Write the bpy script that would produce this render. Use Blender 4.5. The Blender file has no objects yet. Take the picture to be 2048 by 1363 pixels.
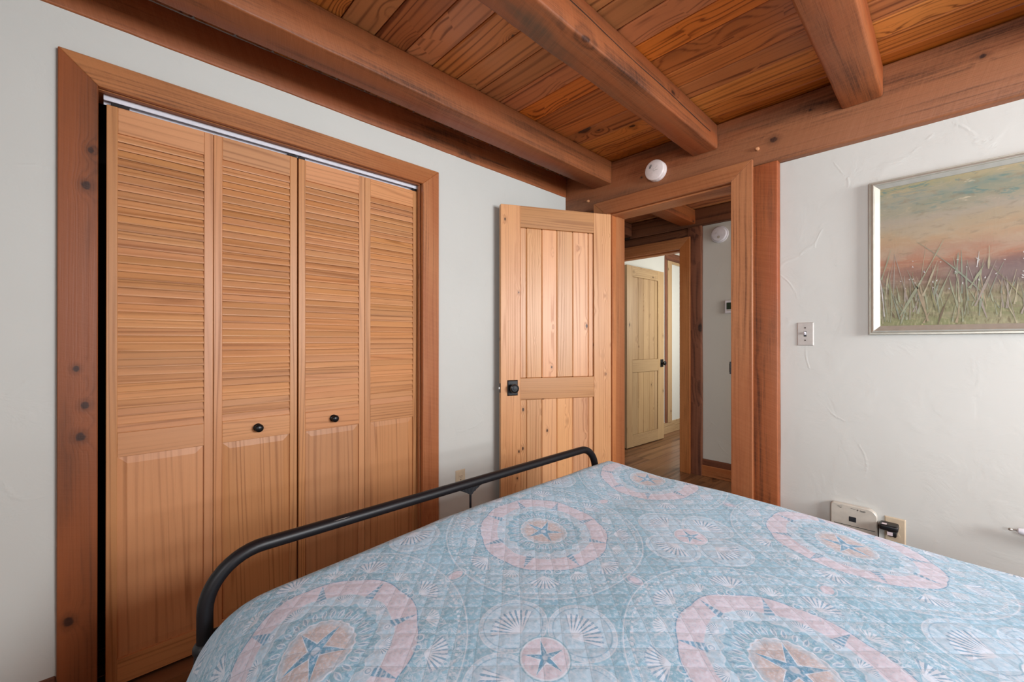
import bpy, bmesh, math, random
from mathutils import Vector, Matrix, noise as mnoise
C = bpy.context.scene.collection
H = 1.19            # camera height above the floor

# ------------------------------------------------------------------ camera
cam_d = bpy.data.cameras.new('camera'); cam = bpy.data.objects.new('camera', cam_d); C.objects.link(cam)
cam_d.sensor_width = 36.0; cam_d.lens = 36.0 * 841.3 / 2048.0; cam_d.clip_start = 0.02
yaw, pitch = math.radians(46.103), math.radians(0.1176)
cam.location = (0, 0, H); cam.rotation_euler = (math.pi/2 + pitch, 0, yaw)
bpy.context.scene.camera = cam

# ------------------------------------------------------------------ world, exposure, lights
vs = bpy.context.scene.view_settings
vs.view_transform = 'Standard'; vs.look = 'None'; vs.gamma = 1.0; vs.use_curve_mapping = False
vs.exposure = 0.80
w = bpy.data.worlds.new('sky'); bpy.context.scene.world = w; w.use_nodes = True
w.node_tree.nodes['Background'].inputs[0].default_value = (0.80, 0.88, 1.0, 1)
w.node_tree.nodes['Background'].inputs[1].default_value = 1.0

def area(name, loc, target, sx, sy, power, col=(1, 1, 1), spread=180):
    l = bpy.data.lights.new(name, 'AREA'); l.shape = 'RECTANGLE'; l.size = sx; l.size_y = sy
    l.energy = power; l.color = col; l.spread = math.radians(spread)
    o = bpy.data.objects.new(name, l); C.objects.link(o); o.location = loc
    o.rotation_euler = (Vector(target) - Vector(loc)).to_track_quat('-Z', 'Y').to_euler()
    return o
area('daylight_lamp_right', (2.66, 1.45, 1.62), (0.0, 1.40, 1.50), 1.5, 1.05, 92, (0.93, 0.965, 1.0))  # area lamp in the invented right window, standing in for daylight
area('daylight_lamp_front', (0.85, -1.42, 1.70), (0.75, 1.0, 1.62), 1.3, .84, 22, (0.95, 0.975, 1.0), 125)  # area lamp in the invented front window, narrowed to spare the left wall
area('hall_fill_lamp', (0.9, 3.2, 1.5), (-1.0, 3.25, 1.3), 0.9, 1.2, 17, (1.0, 0.96, 0.91))  # added unseen lamp that brightens the hall; no window is built there
area('bathroom_daylight', (-0.9, 5.2, 1.6), (-2.5, 4.8, 1.2), 1.0, 1.0, 22, (1.0, 0.97, 0.9))

# ------------------------------------------------------------------ colour helpers
def lin(c):
    c = c / 255.0
    return c / 12.92 if c <= 0.04045 else ((c + 0.055) / 1.055) ** 2.4
def rgb(r, g, b): return (lin(r), lin(g), lin(b), 1.0)

# ------------------------------------------------------------------ node expression helper
class G:
    """tiny wrapper round a node tree"""
    def __init__(s, nt): s.nt = nt
    def node(s, t, **kw):
        n = s.nt.nodes.new(t)
        for k, v in kw.items(): setattr(n, k, v)
        return n
    def put(s, sock, v):
        if isinstance(v, X): s.nt.links.new(v.o, sock)
        elif isinstance(v, bpy.types.NodeSocket): s.nt.links.new(v, sock)
        else: sock.default_value = v
    def m(s, op, *a):
        n = s.node('ShaderNodeMath', operation=op)
        for i, v in enumerate(a): s.put(n.inputs[i], v)
        return X(s, n.outputs[0])
    def vec(s, x, y, z=0.0):
        n = s.node('ShaderNodeCombineXYZ')
        for i, v in enumerate((x, y, z)): s.put(n.inputs[i], v)
        return X(s, n.outputs[0])
    def sep(s, v):
        n = s.node('ShaderNodeSeparateXYZ'); s.put(n.inputs[0], v)
        return [X(s, n.outputs[i]) for i in range(3)]
    def noise(s, v, scale=1.0, detail=2.0, rough=0.5, dist=0.0):
        n = s.node('ShaderNodeTexNoise'); s.put(n.inputs['Vector'], v)
        n.inputs['Scale'].default_value = scale; n.inputs['Detail'].default_value = detail
        n.inputs['Roughness'].default_value = rough; n.inputs['Distortion'].default_value = dist
        return X(s, n.outputs[0])
    def smooth(s, x, a, b, lo=0.0, hi=1.0):
        n = s.node('ShaderNodeMapRange', interpolation_type='SMOOTHSTEP')
        s.put(n.inputs[0], x)
        for i, v in zip((1, 2, 3, 4), (a, b, lo, hi)): s.put(n.inputs[i], v)
        return X(s, n.outputs[0])
    def mix(s, f, a, b, mode='MIX'):
        n = s.node('ShaderNodeMix', data_type='RGBA', blend_type=mode)
        s.put(n.inputs[0], f); s.put(n.inputs[6], a); s.put(n.inputs[7], b)
        return X(s, n.outputs[2])
    def uv(s):
        return X(s, s.node('ShaderNodeUVMap', uv_map='UVMap').outputs[0])
    def pos(s):
        return X(s, s.node('ShaderNodeTexCoord').outputs['Object'])
class X:
    def __init__(s, g, o): s.g = g; s.o = o
    def __add__(s, b): return s.g.m('ADD', s, b)
    def __radd__(s, b): return s.g.m('ADD', b, s)
    def __sub__(s, b): return s.g.m('SUBTRACT', s, b)
    def __rsub__(s, b): return s.g.m('SUBTRACT', b, s)
    def __mul__(s, b): return s.g.m('MULTIPLY', s, b)
    def __rmul__(s, b): return s.g.m('MULTIPLY', b, s)
    def __truediv__(s, b): return s.g.m('DIVIDE', s, b)

def newmat(name):
    m = bpy.data.materials.new(name); m.use_nodes = True
    nt = m.node_tree; g = G(nt); b = nt.nodes['Principled BSDF']
    return m, g, b
def finish(g, b, col, rough, bump=None, bstr=0.3, bdist=0.002, metallic=0.0, spec=0.5):
    g.put(b.inputs['Base Color'], col); g.put(b.inputs['Roughness'], rough)
    b.inputs['Metallic'].default_value = metallic
    b.inputs['Specular IOR Level'].default_value = spec
    if bump is not None:
        n = g.node('ShaderNodeBump'); n.inputs['Strength'].default_value = bstr; n.inputs['Distance'].default_value = bdist
        g.put(n.inputs['Height'], bump); g.nt.links.new(n.outputs[0], b.inputs['Normal'])

def plain(name, col, rough=0.5, metallic=0.0, var=0.05, spec=0.5):
    m, g, b = newmat(name)
    n = g.noise(g.pos(), 35, 3)
    c = g.mix(g.smooth(n, 0.3, 0.7), tuple(x*(1-var) for x in col[:3]) + (1,), tuple(min(1, x*(1+var)) for x in col[:3]) + (1,))
    finish(g, b, c, rough, n, 0.05, 0.001, metallic, spec)
    return m

# ------------------------------------------------------------------ wood
def wood(name, light, dark, knotc, freq=16, amp=0.05, su=1.3, sv=9, lo=0.25, ring=0.7, sharp=2.2,
         knots=0.5, ku=2.2, kv=6.0, kr=0.12, halo=1.0, tone=0.25, red=None, redamt=0.0,
         saw=0.0, fibre=0.25, rough=0.5, bstr=0.25, place=(), blotch=0.2, spec=0.4, grey=0.0):
    """board wood: u runs along the grain (m), v across it; the Board layer holds two random numbers per board"""
    m, g, b = newmat(name)
    u, v, _ = g.sep(g.uv())
    rid, rid2, _ = g.sep(X(g, g.node('ShaderNodeUVMap', uv_map='Board').outputs[0]))
    rid3 = g.m('FRACT', rid * 57.31 + rid2 * 13.7)
    wob = g.noise(g.vec(u * 1.5, v * 3.0, rid * 40), 1.0, 2)
    # random knots
    vo = g.node('ShaderNodeTexVoronoi', voronoi_dimensions='3D', feature='F1')
    g.put(vo.inputs['Vector'], g.vec(u * ku + rid * 17.0, v * kv, rid * 9.0)); vo.inputs['Scale'].default_value = 1.0
    vc = g.sep(X(g, vo.outputs['Color'])); vd = X(g, vo.outputs['Distance'])
    has = g.smooth(vc[0], 1.0 - knots, 1.0 - knots + 0.02)
    rad = kr * (0.35 + vc[1] * 0.9)
    edge = vd + (g.noise(g.vec(u * 60, v * 60, rid), 1.0, 1) - 0.5) * 0.06
    core = has * g.smooth(edge, rad, rad * 0.7)
    hal = has * g.m('EXPONENT', g.m('MULTIPLY', g.m('POWER', vd / (rad * 2.6), 2.0), -1.0))
    for (pu, pv, pr) in place:
        du = u - pu; dv = (v - pv) * 1.25
        d = g.m('SQRT', du * du + dv * dv) + (g.noise(g.vec(u * 70, v * 70, 3.0), 1.0, 1) - 0.5) * pr * 0.5
        core = g.m('MAXIMUM', core, g.smooth(d, pr, pr * 0.55))
        hal = g.m('MAXIMUM', hal, g.m('EXPONENT', g.m('POWER', d / (pr * 2.4), 2.0) * -1.0))
    n1 = g.noise(g.vec(u * su, v * sv, rid * 31.0 + 5.0), 1.0, 1.5, 0.45)
    vary = g.noise(g.vec(u * 0.25, v * 26, rid * 51.0), 1.0, 2)
    F = (v + (n1 - 0.5) * (amp * 4) + (wob - 0.5) * 0.01 + (vary - 0.5) * 0.055) * freq * (0.7 + rid2 * 0.6) + hal * (1.8 * halo)
    r = g.m('POWER', g.m('SINE', F * 6.2832) * 0.5 + 0.5, sharp)
    r = r * g.smooth(g.noise(g.vec(u * 0.5, v * 17, rid * 19.0), 1.0, 2), 0.30, 0.62, 0.15, 1.25)
    fib = g.noise(g.vec(u * 5, v * 300, rid * 7), 1.0, 2)
    fib2 = g.noise(g.vec(u * 2.2, v * 85, rid * 3), 1.0, 4, 0.65)
    spk = g.noise(g.vec(u * 70, v * 160, rid * 3), 1.0, 3, 0.7)
    bl = g.noise(g.vec(u * 1.6, v * 7, rid * 13), 1.0, 3)
    t = r * ring + (fib - 0.5) * (fibre * 1.6) + (fib2 - 0.5) * (fibre * 2.2) + (spk - 0.5) * (fibre * 0.9) + (bl - 0.5) * blotch * 2
    col = g.mix(g.smooth(t, -0.15, 1.0), light, dark)
    if red is not None:
        rb = g.noise(g.vec(u * 0.9 + 4, v * 4.5, rid * 23), 1.0, 3)
        col = g.mix(g.smooth(rb, 0.42, 0.62) * redamt, col, red)
    if grey:
        gb = g.noise(g.vec(u * 1.3 + 9, v * 6.5, rid * 3), 1.0, 4)
        col = g.mix(g.smooth(gb, 0.5, 0.68) * grey, col, rgb(98, 72, 54))
    col = g.mix(g.smooth(hal, 0.35, 1.0) * 0.38, col, tuple(x * 0.62 for x in dark[:3]) + (1,))
    col = g.mix(core * 0.92, col, knotc)
    height = t * -1.0
    if saw:
        sw = g.noise(g.vec(u * 230 + v * 60, v * 6, 1.0), 1.0, 2)
        sw2 = g.noise(g.vec(u * 60 + v * 22, v * 3, 2.0), 1.0, 3)
        col = g.mix(g.smooth(sw + sw2, 0.85, 1.2) * saw * 0.3, col, tuple(min(1, x * 1.45 + 0.02) for x in light[:3]) + (1,))
        height = height * 0.5 + sw * saw * 1.6 + sw2 * saw
    # board-to-board tone
    hsv = g.node('ShaderNodeHueSaturation'); g.put(hsv.inputs['Color'], col)
    g.put(hsv.inputs['Value'], 1.0 + (rid - 0.5) * (tone * 2)); g.put(hsv.inputs['Hue'], 0.5 + (rid3 - 0.5) * (tone * 0.05))
    g.put(hsv.inputs['Saturation'], 1.0 + (rid2 - 0.5) * tone * 0.6)
    finish(g, b, X(g, hsv.outputs[0]), g.smooth(t, 0, 1, rough, min(1, rough + 0.12)), height, bstr, 0.0012, 0, spec)
    return m

# ------------------------------------------------------------------ mesh helpers
def obj(name, bm, mat, parent=None, smooth=False):
    me = bpy.data.meshes.new(name); bm.normal_update(); bm.to_mesh(me); bm.free()
    for mt in (mat if isinstance(mat, (list, tuple)) else [mat]): me.materials.append(mt)
    if smooth:
        for p in me.polygons: p.use_smooth = True
        try: me.set_sharp_from_angle(angle=math.radians(40))
        except Exception: pass
    o = bpy.data.objects.new(name, me); C.objects.link(o)
    if parent is not None: o.parent = parent
    return o
def empty(name, loc=(0, 0, 0), rz=0.0):
    o = bpy.data.objects.new(name, None); C.objects.link(o); o.location = loc; o.rotation_euler = (0, 0, rz); o.empty_display_size = 0.1
    return o
def tag(o, label=None, cat=None, group=None, kind=None):
    if label: o['label'] = label
    if cat: o['category'] = cat
    if group: o['group'] = group
    if kind: o['kind'] = kind
    return o

RID = [0]
def nid():
    RID[0] += 1; return RID[0]
def set_uv(bm, faces, axis, off=(0.0, 0.0), idn=None):
    """u along axis, v across; off shifts; idn picks the board"""
    if not bm.loops.layers.uv.get('UVMap'): bm.loops.layers.uv.new('UVMap')
    if not bm.loops.layers.uv.get('Board'): bm.loops.layers.uv.new('Board')
    uvl = bm.loops.layers.uv['UVMap']; ubl = bm.loops.layers.uv['Board']
    k = nid() if idn is None else idn
    rk = random.Random(k * 31 + 7); rb = (rk.random(), rk.random())
    for f in faces:
        n = f.normal
        a = max(range(3), key=lambda i: abs(n[i]))
        for lp in f.loops:
            co = lp.vert.co
            if a == axis:
                o2 = [i for i in range(3) if i != axis]; uu, vv = co[o2[0]], co[o2[1]]
            else:
                c = [i for i in range(3) if i not in (axis, a)][0]
                uu, vv = co[axis], co[c] + (0.31 if a == max(i for i in range(3) if i != axis) else 0.0) * 0
            lp[uvl].uv = (uu + off[0], vv + off[1]); lp[ubl].uv = rb
def hexa(bm, p, axis=2, bev=0.0, off=None, idn=None, seg=1):
    """p: 8 corners, bottom 4 counter-clockwise then top 4"""
    if not bm.faces.layers.int.get('done'): bm.faces.layers.int.new('done')
    if not bm.loops.layers.uv.get('UVMap'): bm.loops.layers.uv.new('UVMap')
    if not bm.loops.layers.uv.get('Board'): bm.loops.layers.uv.new('Board')
    v = [bm.verts.new(q) for q in p]
    fs = [bm.faces.new([v[i] for i in f]) for f in ((3, 2, 1, 0), (4, 5, 6, 7), (0, 1, 5, 4), (1, 2, 6, 5), (2, 3, 7, 6), (3, 0, 4, 7))]
    bm.normal_update()
    vol = sum(f.calc_center_median().dot(f.normal) * f.calc_area() for f in fs) - sum(f.normal.dot(v[0].co) * f.calc_area() for f in fs)
    if vol < 0: bmesh.ops.reverse_faces(bm, faces=fs)
    if bev:
        es = set(e for f in fs for e in f.edges)
        bmesh.ops.bevel(bm, geom=list(es), offset=bev, segments=seg, profile=0.6, affect='EDGES', clamp_overlap=True)
    bm.normal_update()
    fs = [f for f in bm.faces if f[bm.faces.layers.int['done']] == 0]
    lay = bm.faces.layers.int['done']
    for f in fs: f[lay] = 1
    rnd = random.Random(RID[0] * 7 + 1)
    if off is None: off = (rnd.uniform(0, 40), rnd.uniform(-1, 1))
    set_uv(bm, fs, axis, off, idn)
def box(bm, x0, x1, y0, y1, z0, z1, axis=2, bev=0.0, off=None, idn=None, seg=1):
    hexa(bm, [(x0, y0, z0), (x1, y0, z0), (x1, y1, z0), (x0, y1, z0), (x0, y0, z1), (x1, y0, z1), (x1, y1, z1), (x0, y1, z1)], axis, bev, off, idn, seg)
def BM(): return bmesh.new()

def timber(bm, x0, x1, y0, y1, z0, z1, axis, rnd=0.008, wob=0.0025, seed=0, off=None, step=0.05):
    """hand-finished timber: rounded rectangle section, slightly uneven along its length"""
    bm.loops.layers.uv.new('UVMap'); bm.loops.layers.uv.new('Board')
    uvl = bm.loops.layers.uv['UVMap']; ubl = bm.loops.layers.uv['Board']; rk = random.Random(seed * 3 + 1); rb = (rk.random(), rk.random())
    lo = [x0, y0, z0]; hi = [x1, y1, z1]
    a, c = [i for i in range(3) if i != axis]
    sec = []
    for (sx, sy, st) in ((1, 1, 0), (-1, 1, 90), (-1, -1, 180), (1, -1, 270)):
        ex = (hi[a] if sx > 0 else lo[a]) - sx * rnd; ey = (hi[c] if sy > 0 else lo[c]) - sy * rnd
        for k in range(4):
            t = math.radians(st + k * 30); sec.append((ex + rnd * math.cos(t), ey + rnd * math.sin(t), sx, sy))
    # extra points along each side so surfaces can undulate
    per = [0.0]
    for i in range(len(sec)):
        p, q = sec[i], sec[(i + 1) % len(sec)]; per.append(per[-1] + math.hypot(q[0] - p[0], q[1] - p[1]))
    n = max(2, int((hi[axis] - lo[axis]) / step)); rows = []
    k = nid(); o = off or (random.Random(seed + 5).uniform(0, 40), random.Random(seed + 9).uniform(-1, 1))
    for j in range(n + 1):
        s = lo[axis] + (hi[axis] - lo[axis]) * j / n; row = []
        for (pa, pc, sx, sy) in sec:
            w1 = mnoise.noise(Vector((s * 2.2, sx * 3.1 + seed, sy * 5.7))) * wob + mnoise.noise(Vector((s * 13, sx * 3.1 + seed, sy * 5.7 + 9))) * wob * 0.5
            w2 = mnoise.noise(Vector((s * 2.2 + 50, sx * 3.1 + seed, sy * 5.7))) * wob + mnoise.noise(Vector((s * 13 + 50, sx * 3.1 + seed, sy * 5.7 + 9))) * wob * 0.5
            co = [0, 0, 0]; co[axis] = s; co[a] = pa + sx * w1 - sx * wob; co[c] = pc + sy * w2 - sy * wob
            row.append(bm.verts.new(co))
        rows.append(row)
    N = len(sec)
    for j in range(n):
        for i in range(N):
            vs_ = [rows[j][i], rows[j][(i + 1) % N], rows[j + 1][(i + 1) % N], rows[j + 1][i]]
            f = bm.faces.new(vs_)
            for lp, (jj, ii) in zip(f.loops, ((j, i), (j, i + 1), (j + 1, i + 1), (j + 1, i))):
                s = lo[axis] + (hi[axis] - lo[axis]) * jj / n
                lp[uvl].uv = (s + o[0], per[ii] + o[1]); lp[ubl].uv = rb
    for r in (rows[0], rows[-1]):
        f = bm.faces.new(r)
        for lp in f.loops: lp[uvl].uv = (lp.vert.co[a] + o[0], lp.vert.co[c] + o[1]); lp[ubl].uv = rb
    bmesh.ops.recalc_face_normals(bm, faces=bm.faces[:])

def tube(bm, pts, r, n=16, cap=True, closed=False):
    pts = [Vector(p) for p in pts]; rows = []; prev = None
    for i, p in enumerate(pts):
        t = (pts[min(i + 1, len(pts) - 1)] - pts[max(i - 1, 0)]).normalized()
        if prev is None:
            up = Vector((0, 0, 1)) if abs(t.z) < 0.9 else Vector((1, 0, 0)); a = t.cross(up).normalized()
        else: a = (prev - t * prev.dot(t)).normalized()
        prev = a; b2 = t.cross(a); rr = r[i] if isinstance(r, (list, tuple)) else r
        rows.append([bm.verts.new(p + (a * math.cos(2 * math.pi * k / n) + b2 * math.sin(2 * math.pi * k / n)) * rr) for k in range(n)])
    for j in range(len(rows) - 1):
        for k in range(n): bm.faces.new([rows[j][k], rows[j][(k + 1) % n], rows[j + 1][(k + 1) % n], rows[j + 1][k]])
    if cap: bm.faces.new(rows[0][::-1]); bm.faces.new(rows[-1])
def lathe(bm, prof, center, axis_dir, n=32):
    """prof: list of (radius, distance along axis)"""
    d = Vector(axis_dir).normalized(); a = d.orthogonal().normalized(); b2 = d.cross(a); c = Vector(center); rows = []
    for (r, h) in prof:
        if r < 1e-6: rows.append([bm.verts.new(c + d * h)])
        else: rows.append([bm.verts.new(c + d * h + (a * math.cos(2 * math.pi * k / n) + b2 * math.sin(2 * math.pi * k / n)) * r) for k in range(n)])
    for p, q in zip(rows, rows[1:]):
        for k in range(n):
            k2 = (k + 1) % n
            if len(p) == 1 and len(q) == 1: continue
            if len(p) == 1: bm.faces.new([p[0], q[k], q[k2]])
            elif len(q) == 1: bm.faces.new([p[k], p[k2], q[0]])
            else: bm.faces.new([p[k], p[k2], q[k2], q[k]])
    if len(rows[0]) > 1: bm.faces.new(rows[0][::-1])
    if len(rows[-1]) > 1: bm.faces.new(rows[-1])
    bmesh.ops.recalc_face_normals(bm, faces=bm.faces[:])

# ------------------------------------------------------------------ materials
def plaster(name, base):
    m, g, b = newmat(name)
    p = g.pos()
    n1 = g.noise(p, 1.6, 3, 0.5, 0.2); n2 = g.noise(p, 7, 5, 0.6, 0.5); n3 = g.noise(p, 60, 3)
    vo = g.node('ShaderNodeTexVoronoi', feature='DISTANCE_TO_EDGE'); g.put(vo.inputs['Vector'], p); vo.inputs['Scale'].default_value = 1.7
    wob = g.noise(p, 3.0, 3)
    nv = g.node('ShaderNodeTexNoise'); g.put(nv.inputs['Vector'], p); nv.inputs['Scale'].default_value = 2.5
    mx = g.node('ShaderNodeMix', data_type='VECTOR'); mx.inputs[0].default_value = 0.35
    g.put(mx.inputs[4], p); g.put(mx.inputs[5], X(g, nv.outputs['Color'])); g.nt.links.new(mx.outputs[1], vo.inputs['Vector'])
    ridge = g.smooth(X(g, vo.outputs['Distance']), 0.012, 0.0) * g.smooth(n2, 0.48, 0.6)
    h = n1 * 1.0 + g.smooth(n2, 0.45, 0.62) * 0.22 + n3 * 0.05 + ridge * 0.32
    col = g.mix(g.smooth(n1, 0.3, 0.7), tuple(x * 0.96 for x in base[:3]) + (1,), base)
    finish(g, b, col, 0.55, h, 0.45, 0.004, 0, 0.35)
    return m
M_wall = plaster('painted plaster', rgb(205, 205, 199))
M_ceil = wood('pine ceiling plank', rgb(200, 124, 68), rgb(116, 58, 26), rgb(44, 22, 14), freq=26, amp=0.045, su=0.7, sv=6.5,
              ring=0.62, sharp=3.2, knots=0.34, ku=4.2, kv=6.5, kr=0.17, halo=2.0, tone=0.26, fibre=0.16, rough=0.38, bstr=0.12, blotch=0.25)
ROUGH = dict(light=rgb(147, 82, 43), dark=rgb(48, 24, 12), knotc=rgb(44, 22, 16), freq=16, amp=0.05, ring=0.3, su=0.8, sv=6,
             knots=0.30, ku=3.2, kv=6, kr=0.09, tone=0.10, red=rgb(146, 70, 28), redamt=0.85, saw=0.5, fibre=0.55, rough=0.5, bstr=0.55, blotch=0.9)
M_beam = wood('rough sawn cedar beam', grey=0.15, **ROUGH)
GR = dict(ROUGH); GR.update(light=rgb(146, 95, 64), redamt=.35, saw=.35, place=((-.608, .335, .021), (.09, .256, .012), (-.455, .245, .006), (-1.33, .32, .008)))
M_beamg = wood('weathered cedar beam', grey=1.0, **ROUGH)
M_girt = wood('rough sawn girt', grey=0.7, **GR)
CAS = dict(light=rgb(180, 118, 74), dark=rgb(104, 58, 30), knotc=rgb(46, 24, 16), freq=60, amp=0.02, ring=0.35, su=0.7, sv=9, sharp=2.5,
           knots=0.14, ku=4, kv=8, kr=0.09, tone=0.10, red=rgb(154, 84, 42), redamt=0.6, saw=0.2, fibre=0.5, rough=0.42, bstr=0.35, blotch=0.6)
M_cas = wood('stained casing', **CAS)
CK = [(z + H, y, r) for (y, z, r) in ((-.039, .617, .012), (-.049, .501, .017), (-.071, -.085, .012), (-.051, -.203, .015), (-.061, -.302, .017), (-.087, -.877, .018))]
CASL = dict(CAS); CASL.update(light=rgb(116, 66, 36), dark=rgb(58, 28, 13), knots=0.0, place=CK, blotch=0.5)
M_casl = wood('knotty stained casing', **CASL)
M_bif = wood('clear pine', rgb(205, 145, 97), rgb(150, 94, 54), rgb(110, 60, 34), freq=42, amp=0.045, ring=0.42, su=0.45, sv=5.5, sharp=3.5,
             knots=0.0, tone=0.10, fibre=0.18, rough=0.42, bstr=0.06, blotch=0.3)
M_door = wood('knotty pine door', rgb(216, 160, 112), rgb(170, 108, 64), rgb(52, 28, 20), freq=55, amp=0.022, ring=0.42, su=0.6, sv=8, sharp=2.8,
              knots=0.70, ku=8.5, kv=15, kr=0.10, halo=.8, tone=0.12, fibre=0.18, rough=0.36, bstr=0.06, blotch=0.4)
M_rail = wood('red cedar door rail', rgb(184, 132, 82), rgb(142, 92, 50), rgb(52, 28, 20), freq=55, amp=0.03, ring=0.42, su=0.6, sv=8, sharp=2.8,
              knots=0.05, ku=8.5, kv=15, kr=0.10, tone=0.08, fibre=0.18, rough=0.36, bstr=0.06, blotch=0.4)
M_door2 = wood('yellow pine door', rgb(178, 150, 114), rgb(130, 97, 66), rgb(64, 40, 26), freq=55, amp=0.022, ring=0.42, su=0.6, sv=8, sharp=2.8,
              knots=0.34, ku=7, kv=14, kr=0.12, halo=1.0, tone=0.08, fibre=0.18, rough=0.3, bstr=0.06, blotch=0.4)
M_dark = wood('dark old timber', rgb(120, 74, 50), rgb(66, 36, 24), rgb(26, 14, 10), freq=18, amp=0.05, ring=0.5, su=0.9, sv=7,
              knots=0.5, ku=4, kv=6, kr=0.22, tone=0.12, saw=0.3, fibre=0.3, rough=0.6, bstr=0.5, blotch=0.6)
M_floor = wood('brown laminate plank', rgb(128, 90, 62), rgb(72, 46, 30), rgb(50, 30, 20), freq=14, amp=0.04, ring=0.5, su=0.9, sv=12,
               knots=0.12, ku=1.5, kv=5, kr=0.1, tone=0.22, fibre=0.35, rough=0.28, bstr=0.1, blotch=0.5)
M_black = plain('black powder coat', rgb(20, 19, 23), 0.42, 0.0, 0.05, 0.4)
M_iron = plain('cast iron bracket', rgb(34, 36, 40), 0.45)
M_bronze = plain('oil rubbed bronze', rgb(26, 26, 28), 0.32, 0.3)
M_steel = plain('brushed steel', rgb(190, 188, 182), 0.3, 1.0)
M_white = plain('white enamel', rgb(222, 222, 230), 0.4)
M_plast = plain('white plastic', rgb(222, 210, 206), 0.45)
M_ivory = plain('ivory plastic', rgb(196, 178, 152), 0.45)
M_beige = plain('beige steel plate', rgb(186, 180, 174), 0.4, 0.1)
M_slot = plain('socket slot', rgb(50, 32, 26), 0.6)
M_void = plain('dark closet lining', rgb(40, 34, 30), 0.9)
M_ink = plain('grey ink', rgb(60, 56, 54), 0.6)
M_router = plain('satin router shell', rgb(196, 190, 178), 0.35)
M_rubber = plain('black plastic', rgb(20, 20, 22), 0.4)
M_screen = plain('green lcd', rgb(44, 62, 48), 0.2)
M_label = plain('paper sticker', rgb(226, 212, 216), 0.6)

# ------------------------------------------------------------------ structure: walls, floor, ceiling
XL, YB = -1.935, 2.45        # plaster faces of left wall and door wall
XR, YF = 2.60, -1.35         # wall behind the bed head, wall behind the camera
CZ = 2.385
def struct(name, bm, mat, label, smooth=False):
    return tag(obj(name, bm, mat, None, smooth), label, None, None, 'structure')
OY0, OY1, OZ = -0.042, 1.217, 2.045      # closet opening in the wall
DX0, DX1, DZ = -1.588, -0.775, 2.060     # bedroom doorway in the wall
bm = BM()
box(bm, XL - .11, XL, YF - .1, OY0, 0, CZ + .02); box(bm, XL - .11, XL, OY1, YB + .13, 0, CZ + .02); box(bm, XL - .11, XL, OY0, OY1, OZ, CZ + .02)
struct('wall_left', bm, M_wall, 'off-white plaster wall around the louvered closet')
bm = BM()
box(bm, XL, DX0, YB, YB + .13, 0, CZ + .02); box(bm, DX1, XR, YB, YB + .13, 0, CZ + .02); box(bm, DX0, DX1, YB, YB + .13, DZ, CZ + .02)
struct('wall_back', bm, M_wall, 'off-white plaster wall with the doorway and the painting')
bm = BM()
wy0, wy1, wz0, wz1 = 0.68, 2.22, 1.08, 2.16
box(bm, XR, XR + .12, YF - .1, wy0, 0, CZ + .02); box(bm, XR, XR + .12, wy1, YB + .13, 0, CZ + .02)
box(bm, XR, XR + .12, wy0, wy1, 0, wz0); box(bm, XR, XR + .12, wy0, wy1, wz1, CZ + .02)
struct('wall_right', bm, M_wall, 'off-white plaster wall with an added window at the head of the bed')
bm = BM()
fx0, fx1, fz0, fz1 = .2, 1.5, 1.28, 2.14
box(bm, XL, fx0, YF - .1, YF, 0, CZ + .02); box(bm, fx1, XR, YF - .1, YF, 0, CZ + .02)
box(bm, fx0, fx1, YF - .1, YF, 0, fz0); box(bm, fx0, fx1, YF - .1, YF, fz1, CZ + .02)
struct('wall_front', bm, M_wall, 'off-white plaster wall with an added window behind the camera')
def window_frame(name, along, a0, a1, z0, z1, pos, d, label):
    bm = BM(); t = .05
    def bb(p0, p1, q0, q1):
        if along == 'y': box(bm, pos, pos + d, p0, p1, q0, q1, 2, .003)
        else: box(bm, p0, p1, pos, pos + d, q0, q1, 2, .003)
    bb(a0, a0 + t, z0, z1); bb(a1 - t, a1, z0, z1); bb(a0 + t, a1 - t, z0, z0 + t); bb(a0 + t, a1 - t, z1 - t, z1)
    struct(name, bm, M_cas, label)
window_frame('added_window_1', 'y', wy0, wy1, wz0, wz1, XR - .01, .10, 'unseen wood framed window above the bed head, added to admit daylight')  # out of view, invented as an opening for the right-hand daylight
window_frame('added_window_2', 'x', fx0, fx1, fz0, fz1, YF - .09, .10, 'unseen wood framed window behind the camera, added to admit daylight')  # out of view, invented so light reaches the door wall

# floor planks run along y through bedroom and hall
bm = BM()
x = -3.2; k = 0
while x < 2.7:
    y = -1.5 - (k * 0.37 % 1.2); kk = 0
    while y < 7.2:
        y2 = min(y + 1.22, 7.2)
        box(bm, x + .0006, x + .1834, y + .0006, y2 - .0006, -.02, 0.0, 1, .0012)
        y = y2
    x += .184; k += 1
tag(obj('floor', bm, M_floor), 'brown wood plank floor of the bedroom and hall', None, None, 'structure')

# ceiling boards run along x
bm = BM()
ys = 1.28 - .1315 * 21
CKN = []
i = 0
rc = random.Random(4)
while ys < 4.1:
    box(bm, -3.3, XR + .12, ys + .002, ys + .1315 - .002, CZ, CZ + .02, 0, .0045, off=(rc.uniform(0, 60), -ys + rc.uniform(-.5, .5)))
    ys += .1315; i += 1
box(bm, -3.3, XR + .12, YF - .1, 4.2, CZ + .021, CZ + .04, 0)
tag(obj('ceiling', bm, M_ceil), 'tongue-and-groove pine board ceiling between the beams', None, None, 'structure')

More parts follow.
